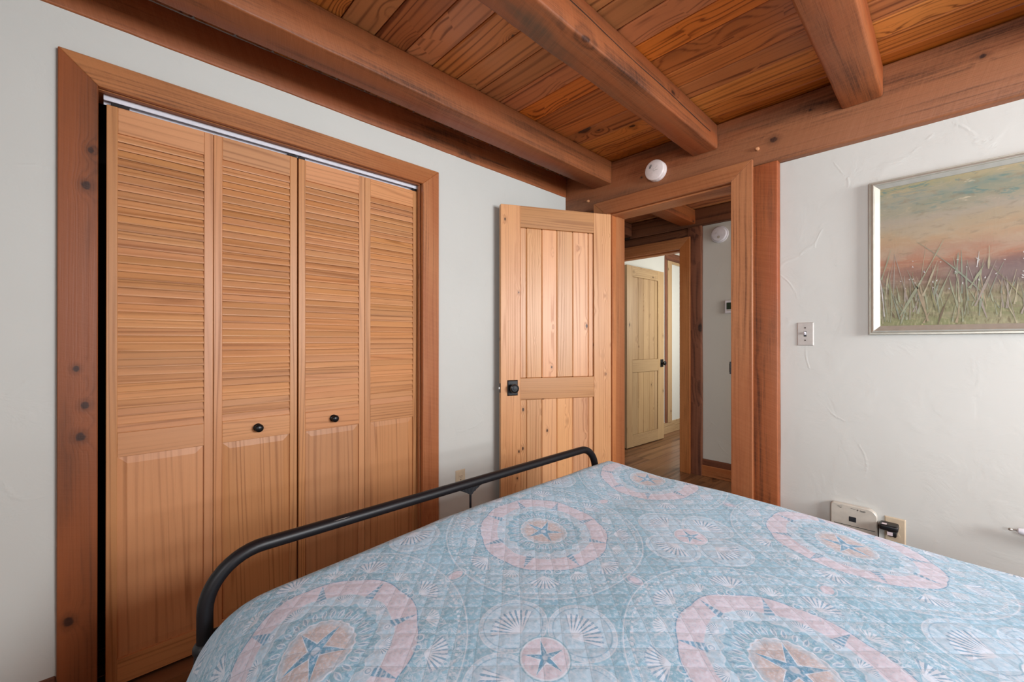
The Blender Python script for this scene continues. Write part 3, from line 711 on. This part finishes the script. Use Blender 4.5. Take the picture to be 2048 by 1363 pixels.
# ------------------------------------------------------------------ painting
t = empty('framed_painting', (0, 0, 0)); tag(t, 'large painting of pale marsh grass under an orange sky in a silver frame', 'painting')
def picture_mat(name):
    m, g, b = newmat(name)
    u, v, _ = g.sep(g.uv())
    p = g.vec(u * 3.0, v * 9, 0)
    n1 = g.noise(p, 1.0, 4, 0.6, 0.6); n2 = g.noise(g.vec(u * 12, v * 30, 2), 1.0, 3, 0.6, 0.4); n3 = g.noise(g.vec(u * 90, v * 22, 4), 1.0, 3)
    n4 = g.noise(g.vec(u * 7, v * 26, 7), 1.0, 4, 0.65, 1.2)
    vv = v + (n1 - 0.5) * 0.16 + (n2 - 0.5) * 0.09 + u * -0.03
    r = g.node('ShaderNodeValToRGB'); g.put(r.inputs[0], vv); cr = r.color_ramp
    st = [(0.0, (123, 125, 88)), (.13, (125, 122, 92)), (.24, (114, 101, 78)), (.31, (118, 91, 79)), (.385, (134, 98, 83)), (.43, (156, 110, 87)), (.50, (157, 125, 104)),
          (.58, (163, 137, 108)), (.66, (157, 141, 116)), (.74, (151, 141, 125)), (.80, (139, 136, 116)), (.86, (130, 133, 115)), (.90, (121, 131, 118)), (.945, (142, 139, 111)), (1.0, (161, 147, 106))]
    while len(cr.elements) < len(st): cr.elements.new(0.5)
    for e, (pp_, c) in zip(cr.elements, st): e.position = pp_
    for e, (pp_, c) in zip(cr.elements, st): e.color = rgb(*c)
    col = X(g, r.outputs[0])
    band = g.smooth(v, .72, .86) 
    col = g.mix(g.smooth(n4, .52, .62) * band * .8, col, rgb(96, 122, 116))
    col = g.mix(g.smooth(n4, .36, .30) * band * .6, col, rgb(204, 186, 160))
    col = g.mix(g.smooth(n1, .4, .65) * .4, col, rgb(164, 150, 130)); col = g.mix(g.smooth(n2, .55, .7) * .4, col, rgb(126, 110, 90)); col = g.mix(g.smooth(n2, .42, .3) * .3, col, rgb(172, 156, 128))
    low = g.smooth(v, .36, .18)
    col = g.mix(g.smooth(n3, .52, .68) * low * .7, col, rgb(156, 152, 118))
    col = g.mix(g.smooth(n3, .45, .30) * low * .6, col, rgb(92, 76, 52))
    mau = g.smooth(u, .25, .45) * g.smooth(v, .20, .30) * g.smooth(v, .47, .36)
    col = g.mix(mau * .65, col, rgb(104, 88, 92))
    finish(g, b, col, 0.55, n2 + n3 * .6, 0.4, 0.0012, 0, .3)
    return m
M_pic = picture_mat('oil paint canvas')
px0, px1, pz0, pz1, pf = -.246, .72, 1.222, 1.892, YB
mw = .0375
bm = BM(); uvl = bm.loops.layers.uv.new('UVMap')
f_ = bm.faces.new([bm.verts.new(q) for q in ((px0 + mw - .003, pf - .014, pz0 + mw - .003), (px1 - mw + .003, pf - .014, pz0 + mw - .003), (px1 - mw + .003, pf - .014, pz1 - mw + .003), (px0 + mw - .003, pf - .014, pz1 - mw + .003))])
for lp, q in zip(f_.loops, ((0, 0), (1.45, 0), (1.45, 1), (0, 1))): lp[uvl].uv = q
r_ = bmesh.ops.extrude_face_region(bm, geom=[f_])
for v_ in [x for x in r_['geom'] if isinstance(x, bmesh.types.BMVert)]: v_.co.y += .012
bmesh.ops.recalc_face_normals(bm, faces=bm.faces[:])
canvas = obj('canvas', bm, M_pic, t)
# grass strokes: raised paint
strokes = [plain('paint ' + n_, rgb(*c), .6, 0, .12) for n_, c in (('sage', (138, 140, 115)), ('cream', (158, 149, 124)), ('tan', (147, 131, 106)), ('grey green', (126, 131, 113)), ('mauve grey', (142, 131, 120)), ('olive', (124, 120, 86)), ('white', (183, 180, 176)), ('umber', (104, 88, 68)))]
rs = random.Random(12)
def stroke(bm, x0, z0, x1, z1, w_, mi, bend=0.0, y=None):
    y = pf - .0146 - rs.random() * .0012 if y is None else y
    n = 7; a = Vector((x0, z0)); b_ = Vector((x1, z1)); d = (b_ - a); nn = Vector((-d.y, d.x)).normalized(); prev = None
    for k in range(n + 1):
        s = k / n; c = a + d * s + nn * (bend * s * s * d.length); ww = w_ * (1 - s) ** .7 * (.6 + .4 * math.sin(s * 9 + x0 * 50)) * .5 + .0004
        l = bm.verts.new((c.x - nn.x * ww, y, c.y - nn.y * ww)); r2 = bm.verts.new((c.x + nn.x * ww, y, c.y + nn.y * ww))
        if prev:
            fc = bm.faces.new([prev[0], prev[1], r2, l]); fc.material_index = mi
        prev = (l, r2)
ix0, ix1, iz0, iz1 = px0 + mw, px1 - mw, pz0 + mw, pz1 - mw
bm = BM(); PW, PH = ix1 - ix0, iz1 - iz0
for k in range(230):
    x_ = rs.uniform(ix0 + .003, ix1 - .003); h_ = rs.choice((.05, .07, .09, .12, .17, .22)) * rs.uniform(.6, 1.15); z_ = iz0 + rs.uniform(0, .13)
    lean = rs.gauss(0, .2) * h_; x2 = min(max(x_ + lean, ix0), ix1)
    stroke(bm, x_, z_, x2, z_ + h_, rs.uniform(.0015, .009), rs.choice((0, 0, 0, 1, 1, 2, 3, 3, 4, 4, 5, 7)), rs.uniform(-.12, .12))
# the long pale blades
def at(px, pz): return ix0 + (px - 1759) * .00131, None
for (xa, za, xb, zb, w_, mi) in ((-.145, 1.30, -.005, 1.60, .009, 0), (-.06, 1.275, -.10, 1.47, .010, 2), (-.075, 1.38, -.028, 1.52, .008, 1), (.055, 1.40, .098, 1.49, .010, 0), (-.205, 1.46, -.17, 1.585, .005, 0),
                                 (.02, 1.46, .028, 1.545, .008, 3), (-.195, 1.30, -.205, 1.48, .004, 6), (-.13, 1.36, -.128, 1.47, .004, 4), (.07, 1.33, .13, 1.50, .009, 4), (.105, 1.47, .11, 1.56, .006, 1), (.075, 1.48, .083, 1.54, .004, 6)):
    stroke(bm, xa, za, xb, zb, w_ * 1.3, mi, .03, pf - .0162)
for k in range(60):
    x_ = rs.uniform(ix0 + .01, ix1 - .01); z_ = iz0 + rs.uniform(.14, .27)
    stroke(bm, x_, z_, x_ + rs.uniform(-.006, .006), z_ + rs.uniform(-.004, .01), .005, 6, .2, pf - .0164)
gs = obj('grass_strokes', bm, strokes, canvas); gs['kind'] = 'stuff'
# frame: profile swept round the rectangle, mitred
prof = [(0, 0), (0, .018), (.0012, .0205), (.0030, .0205), (.0034, .0190), (.0040, .0190), (.0046, .0225), (.0064, .0225), (.0068, .0208), (.0074, .0208), (.0085, .0262), (.0110, .0290), (.0160, .0305), (.0190, .0290), (.0205, .0260), (.0365, .0165), (.0375, .0150), (.0375, .004)]
M_silver = plain('champagne silver leaf', rgb(190, 186, 174), 0.40, 0.6, .05)
def frame_side(c0, c1, in0, in1):
    bm = BM(); rows = []
    for (dd, hh) in prof:
        a = Vector(c0) + Vector(in0) * dd; b_ = Vector(c1) + Vector(in1) * dd
        rows.append((bm.verts.new((a.x, pf - hh, a.y)), bm.verts.new((b_.x, pf - hh, b_.y))))
    for p, q in zip(rows, rows[1:] + rows[:1]): bm.faces.new([p[0], p[1], q[1], q[0]])
    bm.faces.new([r[0] for r in rows]); bm.faces.new([r[1] for r in rows][::-1])
    bmesh.ops.recalc_face_normals(bm, faces=bm.faces[:]); obj('frame_side', bm, M_silver, t)
cs = [((px0, pz0), (1, 1)), ((px1, pz0), (-1, 1)), ((px1, pz1), (-1, -1)), ((px0, pz1), (1, -1))]
for i in range(4): frame_side(cs[i][0], cs[(i + 1) % 4][0], cs[i][1], cs[(i + 1) % 4][1])
bm = BM(); box(bm, px0 + .01, px1 - .01, pf - .004, pf, pz0 + .01, pz1 - .01); obj('backing', bm, M_iron, t)

# ------------------------------------------------------------------ bed frame
BX = -1.240
bed = empty('bed_frame', (0, 0, 0)); tag(bed, 'black tubular metal bed frame with rounded footboard in front of the closet', 'bed')
def arc_tube_pts(y0, y1, zt, zb, r0, r1):
    pts = [(BX, y0, zb)]
    for k in range(13): a = math.pi - k * (math.pi / 2) / 12; pts.append((BX, y0 + r0 + r0 * math.cos(a), zt - r0 + r0 * math.sin(a)))
    for k in range(13): a = math.pi / 2 - k * (math.pi / 2) / 12; pts.append((BX, y1 - r1 + r1 * math.cos(a), zt - r1 + r1 * math.sin(a)))
    pts.append((BX, y1, zb)); return pts
fy0, fy1 = .170, 1.775
pts = arc_tube_pts(fy0, fy1, .664, .455, .125, .115)
bm = BM(); tube(bm, pts, .0170, 24); obj('footboard_tube', bm, M_black, bed, True)
bm = BM(); tube(bm, [(BX + .0128, y_, .6748 + .0003 * math.sin(y_ * 300)) for y_ in (.470, .480, .490, .500, .510, .520)], [.0001, .0004, .0007, .0007, .0004, .0001], 6); obj('scratch', bm, M_steel, bpy.data.objects['footboard_tube'])
for y in (fy0, fy1):
    bm = BM(); lathe(bm, [(.0215, -.01), (.0245, -.004), (.0245, .006), (.022, .012), (.0175, .016)], (BX, y, .455), (0, 0, 1), 28)
    lathe(bm, [(.017, .0), (.020, .025), (.0225, .04), (.0215, .055), (.019, .07)], (BX, y, .385), (0, 0, 1), 28); obj('post_casting', bm, M_iron, bed, True)
    bm = BM(); tube(bm, [(BX, y, .0), (BX, y, .39)], .0165, 20); lg = obj('leg', bm, M_black, bed, True)
    bm = BM(); lathe(bm, [(.021, 0), (.021, .03), (.018, .034)], (BX, y, 0), (0, 0, 1), 20); obj('foot_cap', bm, M_rubber, lg, True)
bm = BM(); tube(bm, [(BX, fy0, .36), (BX, fy1, .36)], .011, 16); obj('footboard_lower_rail', bm, M_black, bed, True)
ym = .978
for y in (.45, .714, ym, 1.242, 1.506):
    bm = BM(); tube(bm, [(BX, y, .36), (BX, y, .650 if y == ym else .49)], .0042, 10); obj('spindle', bm, M_black, bed, True)
bm = BM(); tube(bm, [(BX, fy0, .49), (BX, fy1, .49)], .0042, 10); obj('cross_rod', bm, M_black, bed, True)
# leafy casting under the top tube
bm = BM()
N_ = 40; rows = []
for j in range(N_ + 1):
    s = -1 + 2 * j / N_; y = ym + s * .060; depth = .030 * (1 - abs(s)) ** 1.25 + .002
    row = []
    for k in range(9):
        q = k / 8; z = .6515 - depth * q; th = .009 * (1 - .55 * q) * (1 - .4 * abs(s)) + .0012 * math.sin(abs(s) * 26 + q * 5)
        row.append(((BX + th, y, z), (BX - th, y, z)))
    rows.append(row)
vf = [[bm.verts.new(c[0]) for c in r] for r in rows]; vb = [[bm.verts.new(c[1]) for c in r] for r in rows]
for j in range(N_):
    for k in range(8):
        bm.faces.new([vf[j][k], vf[j + 1][k], vf[j + 1][k + 1], vf[j][k + 1]]); bm.faces.new([vb[j][k], vb[j][k + 1], vb[j + 1][k + 1], vb[j + 1][k]])
    bm.faces.new([vf[j][8], vf[j + 1][8], vb[j + 1][8], vb[j][8]]); bm.faces.new([vf[j][0], vb[j][0], vb[j + 1][0], vf[j + 1][0]])
bmesh.ops.recalc_face_normals(bm, faces=bm.faces[:])
obj('leaf_casting', bm, M_iron, bed, True)
for y in (fy0 + .04, fy1 - .04):
    bm = BM(); box(bm, BX + .01, .93, y - .015, y + .015, .30, .335, 0, .002); obj('side_rail', bm, M_black, bed)
for x in (-.7, -.1, .5):
    bm = BM(); box(bm, x - .02, x + .02, fy0 + .05, fy1 - .05, .305, .33, 1, .002); obj('slat', bm, M_black, bed)
HX = .95
bm = BM(); hp = [(HX, p[1], p[2] + .38 if i not in (0, len(pts) - 1) else .0) for i, p in enumerate(pts)]
tube(bm, hp, .017, 20); obj('headboard_tube', bm, M_black, bed, True)
for y in (.45, .714, ym, 1.242, 1.506):
    bm = BM(); tube(bm, [(HX, y, .36), (HX, y, 1.03)], .0045, 10); obj('spindle', bm, M_black, bed, True)
bm = BM(); tube(bm, [(HX, fy0, .36), (HX, fy1, .36)], .011, 16); obj('headboard_lower_rail', bm, M_black, bed, True)
bm = BM(); box(bm, -1.18, .88, .25, 1.72, .336, .545, 0, .05, seg=4)
mt = obj('mattress', bm, plain('white mattress ticking', rgb(220, 218, 214), .8), None, True); tag(mt, 'white mattress hidden under the blue quilt on the bed frame', 'mattress')

# ------------------------------------------------------------------ quilt
def quilt_mat():
    m, g, b = newmat('seashell medallion quilt')
    u, v, _ = g.sep(g.uv())
    e1 = Vector((.680, -.090)); e2 = Vector((-.018, .680)); A = Vector((-.853, .293))
    det = e1.x * e2.y - e1.y * e2.x
    wu = (g.noise(g.vec(u * 3, v * 3, 0), 1, 2) - .5) * .012; wv = (g.noise(g.vec(u * 3, v * 3, 8), 1, 2) - .5) * .012
    ux = u + wu - A.x; vx = v + wv - A.y
    a = (ux * e2.y - vx * e2.x) / det; c = (vx * e1.x - ux * e1.y) / det
    P_ = .682
    def local(a, c):
        la = (a - g.m('FLOOR', a + .5)) * P_; lc = (c - g.m('FLOOR', c + .5)) * P_
        return la, lc
    la, lc = local(a, c); sa, sc = local(a + .5, c + .5)
    r = g.m('SQRT', la * la + lc * lc); th = g.m('ARCTAN2', lc, la)
    r2 = g.m('SQRT', sa * sa + sc * sc); th2 = g.m('ARCTAN2', sc, sa)
    TEAL = rgb(140, 188, 212); TEALD = rgb(104, 160, 196); PALE = rgb(182, 214, 236); PINK = rgb(210, 208, 224); TAN = rgb(194, 190, 196); WH = rgb(216, 230, 246); MID = rgb(160, 202, 226)
    def band(x, x0, wd, soft=.0012): return g.smooth(g.m('ABSOLUTE', x - x0), wd + soft, wd - soft)
    def inside(x, x0, soft=.0012): return g.smooth(x, x0 + soft, x0 - soft)
    def sector(th, n, off=0.0):
        s = 2 * math.pi / n; q = (th + off) / s; return (q - g.m('FLOOR', q + .5)) * s
    # --- scroll ground
    f1 = g.noise(g.vec(u, v, 0), 34, 2, .5, 1.6); f2 = g.noise(g.vec(u, v, 3), 70, 2, .5, 1.0)
    scroll = g.smooth(g.m('ABSOLUTE', f1 - .5), .035, .012); blob = g.smooth(f1, .56, .62)
    big = g.noise(g.vec(u, v, 6), 9, 3)
    ground = g.mix(g.smooth(big, .35, .65), TEAL, MID)
    gin = g.mix(blob * .75, ground, PALE); gin = g.mix(scroll * .55, gin, WH); gin = g.mix(g.smooth(f2, .62, .7) * .5, gin, TEALD)
    gout = g.mix(g.smooth(f2, .58, .64) * .35, ground, PALE); gout = g.mix(g.smooth(f1, .4, .34) * .25, gout, TEALD)
    col = g.mix(inside(r, .318), gout, gin)
    def fan(col, x, y, cx, size, body, stripe, flip=1.0, n=28.0, st=.8):
        """scallop shell: apex at (cx,0) opening outwards"""
        dx = (x - cx) * flip; rr = g.m('SQRT', dx * dx + y * y); an = g.m('ARCTAN2', y, dx)
        msk = inside(rr, g.m('COSINE', an * n * 1.0) * (size * .035) + size, .0015) * inside(g.m('ABSOLUTE', an), 1.05, .06)
        col = g.mix(msk * .92, col, body)
        rib = g.smooth(g.m('SINE', an * (n * 1.0) + 1.5708), .05, .55)
        col = g.mix(msk * rib * st * g.smooth(rr, size * .22, size * .5), col, stripe)
        return col
    # outer shells between pink ring and beads
    p8 = sector(th, 8); x8 = r * g.m('COSINE', p8); y8 = r * g.m('SINE', p8)
    q8 = sector(th, 8, math.pi / 8); xq = r * g.m('COSINE', q8); yq = r * g.m('SINE', q8)
    col = fan(col, x8, y8, .232, .050, WH, TEALD, 1.0, 26.0)
    col = fan(col, xq, yq, .226, .032, WH, TEAL, 1.0, 22.0)
    # beads and lines
    bead = g.smooth(g.m('SINE', th * 130.0), -.2, .5)
    col = g.mix(band(r, .300, .0028) * bead * .85, col, WH); col = g.mix(band(r, .318, .0014) * .8, col, WH); col = g.mix(band(r, .324, .0010) * .4, col, TEALD)
    # pink ring
    lob = g.m('ABSOLUTE', g.m('SINE', th * 5.0 + .5))
    rp = r - lob * .006
    col = g.mix(inside(rp, .208), col, TEALD); col = g.mix(inside(rp, .2055), col, PINK)
    inner = inside(r + lob * .004, .158)
    pale = g.mix(g.smooth(f1, .5, .62) * .5, PALE, rgb(182, 198, 212))
    col = g.mix(inner, col, pale); col = g.mix(band(r + lob * .004, .158, .0015) * .35, col, WH)
    # petal zone
    jag = g.m('SINE', th * 22.0) * .004 + g.m('SINE', th * 11.0) * .003
    col = g.mix(inside(r + jag, .123), col, g.mix(g.smooth(f1, .45, .55) * .8, TEAL, MID)); col = g.mix(band(r + jag, .125, .0012) * .6, col, WH)
    s28 = sector(th, 32); yp = r * s28
    lf = g.m('SINE', g.m('MULTIPLY', g.m('MINIMUM', g.m('MAXIMUM', (r - .080) / .032, 0.0), 1.0), math.pi)) * .0062
    pet = g.smooth(g.m('ABSOLUTE', yp) - lf, .0, -.0012)
    col = g.mix(pet * .8, col, WH)
    pet2 = g.smooth(g.m('ABSOLUTE', yp) - lf * .5, .0, -.0008); col = g.mix(pet2 * .7, col, TEALD)
    s28b = sector(th, 32, math.pi / 32); col = g.mix(band(r, .112, .008, .002) * g.smooth(g.m('ABSOLUTE', r * s28b), .003, .0015) * .6, col, TEALD)
    # central disc
    dj = g.m('SINE', th * 22.0) * .0015
    col = g.mix(inside(r + dj, .077), col, WH); 
    disc = g.mix(g.smooth(g.noise(g.vec(g.m('MULTIPLY', th, 14.0), r * 20, 0), 1, 2), .42, .6) * .6, TAN, rgb(206, 190, 184))
    col = g.mix(inside(r + dj, .073), col, disc); col = g.mix(g.smooth(r, .056, .073) * inside(r, .073) * .7, col, PALE)
    def star(col, r, th, R, off, dark, light):
        q = sector(th, 5, off); k = g.m('ABSOLUTE', q) / (math.pi / 5)
        bound = g.m('DIVIDE', R * .33, g.m('MAXIMUM', .33 + k * 1.15, .05))
        bound = g.m('MINIMUM', bound, R)
        col = g.mix(inside(r, bound + .004, .0015), col, light); col = g.mix(inside(r, bound, .0015), col, dark)
        col = g.mix(g.smooth(f2, .52, .6) * inside(r, bound, .001) * .35, col, PALE)
        return g.mix(inside(r, R * .13, .002) * .7, col, light)
    col = star(col, r, th, .066, .42, TEALD, WH)
    # auger shells across the pink ring + small fans
    def auger(col, x, y, x0, x1, wd):
        q = (x1 - x) / (x1 - x0); hw = q * wd
        msk = g.smooth(g.m('ABSOLUTE', y), hw + .001, hw - .001) * inside(x, x1, .001) * g.smooth(x, x0 - .002, x0 + .002)
        col = g.mix(msk * .92, col, TEALD)
        st = g.smooth(g.m('SINE', x * 560.0 + y * 160.0), .1, .6); return g.mix(msk * st * .65 * g.smooth(hw, .001, .004), col, WH)
    p9 = sector(th, 8, .28); xx = r * g.m('COSINE', p9); yy = r * g.m('SINE', p9)
    col = auger(col, xx, yy, .150, .208, .012)
    # whorl at the base of the auger
    dd = g.m('SQRT', (xx - .142) * (xx - .142) + (yy + .004) * (yy + .004)); col = g.mix(inside(dd, .0085) * .85, col, WH); col = g.mix(band(dd, .005, .0012) * .7, col, TEALD)
    q9 = sector(th, 8, .28 + math.pi / 8); xr = r * g.m('COSINE', q9); yr = r * g.m('SINE', q9)
    col = fan(col, xr, yr, .130, .026, WH, TEALD)
    # curls outside the pink ring
    d5 = g.m('SQRT', (xr - .214) * (xr - .214) + (g.m('ABSOLUTE', yr) - .013) * (g.m('ABSOLUTE', yr) - .013))
    col = g.mix(band(d5, .009, .0016) * .75, col, WH); col = g.mix(band(d5, .0055, .0012) * .6, col, TEALD)
    # --- small medallion with four shell circles
    box4 = g.m('MAXIMUM', g.m('ABSOLUTE', sa), g.m('ABSOLUTE', sc))
    reg = g.m('GREATER_THAN', r, .326)
    t4 = sector(th2, 4, .08); u4 = r2 * g.m('COSINE', t4); v4 = r2 * g.m('SINE', t4)
    rc4 = g.m('SQRT', (u4 - .108) * (u4 - .108) + v4 * v4 * .85)
    c4 = g.mix(inside(rc4, .072), col, g.mix(blob * .6, PALE, MID))
    c4 = g.mix(band(rc4, .072, .0012) * .8, c4, WH); c4 = g.mix(band(rc4, .062, .0010) * .6, c4, TEALD)
    c4 = g.mix(band(rc4, .067, .0022) * g.smooth(g.m('SINE', g.m('ARCTAN2', v4, u4 - .108) * 54.0), 0, .5) * .6, c4, WH)
    c4 = fan(c4, u4, v4, .078, .066, WH, TEALD, 1.0, 30.0, .85)
    col = g.mix(reg, col, c4)
    col = g.mix(inside(r2, .054), col, TEAL); col = g.mix(inside(r2, .051), col, WH); col = g.mix(inside(r2, .0475), col, PINK)
    col = star(col, r2, th2, .043, 1.2, TEALD, WH)
    # little ovals between the medallions
    ea, ec = local(a + .5, c); r3 = g.m('SQRT', ea * ea * .45 + ec * ec); col = g.mix(band(r3, .022, .0012) * .8, col, WH); col = g.mix(inside(r3, .015), col, PINK); col = g.mix(band(r3, .011, .002) * .5, col, TEALD)
    ea, ec = local(a, c + .5); r4 = g.m('SQRT', ea * ea + ec * ec * .45); col = g.mix(band(r4, .020, .0012) * .8, col, WH); col = g.mix(inside(r4, .014), col, PINK)
    # printed mottling
    mot = g.noise(g.vec(u, v, 1), 120, 3, .6); col = g.mix(g.smooth(mot, .48, .62) * .45, col, WH); col = g.mix(g.smooth(mot, .46, .34) * .35, col, TEAL)
    # --- quilting: crossed stitch lines
    wq = (g.noise(g.vec(u, v, 2), 7, 2) - .5) * .010
    k = .7071; S_ = .0425
    s1 = ((u + v) * k + wq) / S_; s2 = ((u - v) * k - wq) / S_
    d1_ = g.m('ABSOLUTE', s1 - g.m('FLOOR', s1 + .5)); d2_ = g.m('ABSOLUTE', s2 - g.m('FLOOR', s2 + .5))
    dm = g.m('MINIMUM', d1_, d2_)
    puff = g.smooth(dm, 0.0, .30)
    crin = g.noise(g.vec(u, v, 5), 90, 3, .6, .8); crin2 = g.noise(g.vec(u, v, 9), 30, 2)
    col = g.mix(g.smooth(dm, .028, .010) * .26, col, rgb(92, 116, 128))
    h = puff * 1.0 + crin * .55 + crin2 * .7
    finish(g, b, col, 0.85, h, 0.32, 0.0026, 0, .2)
    b.inputs['Sheen Weight'].default_value = 0.15
    return m
M_quilt = quilt_mat()
def drape(e, R, maxd):
    """e = arc length beyond the flat edge -> (horizontal, drop)"""
    if e <= 0: return 0.0, 0.0
    q = R * math.pi / 2
    if e < q: a = e / R; return R * math.sin(a), R * (1 - math.cos(a))
    return R + (e - q) * .10, R + (e - q) * .99
bm = BM(); uvl = bm.loops.layers.uv.new('UVMap')
qx0, qx1, qy0, qy1 = -1.115, .80, .335, 1.715      # flat zone
Rf, Rn, Rb = .075, .215, .11
ex0, ex1, ey0, ey1 = .26, .24, .50, .42
st = .0125
nx = int((qx1 - qx0 + ex0 + ex1) / st); ny = int((qy1 - qy0 + ey0 + ey1) / st)
grid = []
for i in range(nx + 1):
    a = qx0 - ex0 + (qx1 - qx0 + ex0 + ex1) * i / nx; row = []
    for j in range(ny + 1):
        c = qy0 - ey0 + (qy1 - qy0 + ey0 + ey1) * j / ny
        hx = hy = dx = dy = 0.0
        if a < qx0: h_, dx = drape(qx0 - a, Rf, 0); hx = -h_
        elif a > qx1: h_, dx = drape(a - qx1, .09, 0); hx = h_
        if c < qy0: h_, dy = drape(qy0 - c, Rn, 0); hy = -h_
        elif c > qy1: h_, dy = drape(c - qy1, Rb, 0); hy = h_
        X_ = min(max(a, qx0), qx1) + hx; Y_ = min(max(c, qy0), qy1) + hy
        sx = (X_ - (qx0 + qx1) / 2) / ((qx1 - qx0) / 2 + .1); sy = (Y_ - (qy0 + qy1) / 2) / ((qy1 - qy0) / 2 + .15)
        crown = .014 * max(0, 1 - sy * sy) * max(0, 1 - sx ** 4)
        ty = min(1, max(0, (Y_ - .22) / .6)); tx = min(1, max(0, (-.82 - X_) / .32)); tf = min(1, max(0, (Y_ - 1.45) / .25)); tq = min(1, max(0, (X_ + .55) / .6)); tq = tq * tq * (3 - 2 * tq); tr = min(1, max(0, (Y_ - 1.3) / .35))
        Y_ -= .04 * tq * tr * tr * (3 - 2 * tr)
        crown += .027 * ty * ty * (3 - 2 * ty) * tx * tx * (3 - 2 * tx) + .012 * tf * tf * (3 - 2 * tf) * (1 - tx) * (1 - tq) - .008 * tq * tf
        D = (dx ** 3 + dy ** 3) ** (1 / 3) if dx > 0 and dy > 0 else dx + dy
        z = .592 + crown - D
        wv = .0045 * mnoise.noise(Vector((X_ * 3, Y_ * 3, 1))) + .002 * mnoise.noise(Vector((X_ * 9, Y_ * 9, 2)))
        fold = .010 * math.sin(a * 17 + 1.0 * math.sin(a * 5)) * min(1, dy / .2) + .006 * math.sin(c * 21) * min(1, dx / .2)
        row.append((bm.verts.new((X_ - (fold if dx > dy else 0), Y_ - (fold if dy >= dx and c < qy0 else -fold if dy >= dx and c > qy1 else 0), z + wv)), (a, c)))
    grid.append(row)
for i in range(nx):
    for j in range(ny):
        vs4 = [grid[i][j], grid[i + 1][j], grid[i + 1][j + 1], grid[i][j + 1]]
        fc = bm.faces.new([q[0] for q in vs4])
        for lp, q in zip(fc.loops, vs4): lp[uvl].uv = q[1]
bmesh.ops.recalc_face_normals(bm, faces=bm.faces[:])
qo = obj('quilt', bm, M_quilt, None, True)
if sum(p.normal.z for p in qo.data.polygons) < 0: qo.data.flip_normals()
sm = qo.modifiers.new('thickness', 'SOLIDIFY'); sm.thickness = .008; sm.offset = -1
tag(qo, 'pale blue and pink quilt with starfish and seashell medallions spread over the bed', 'quilt')
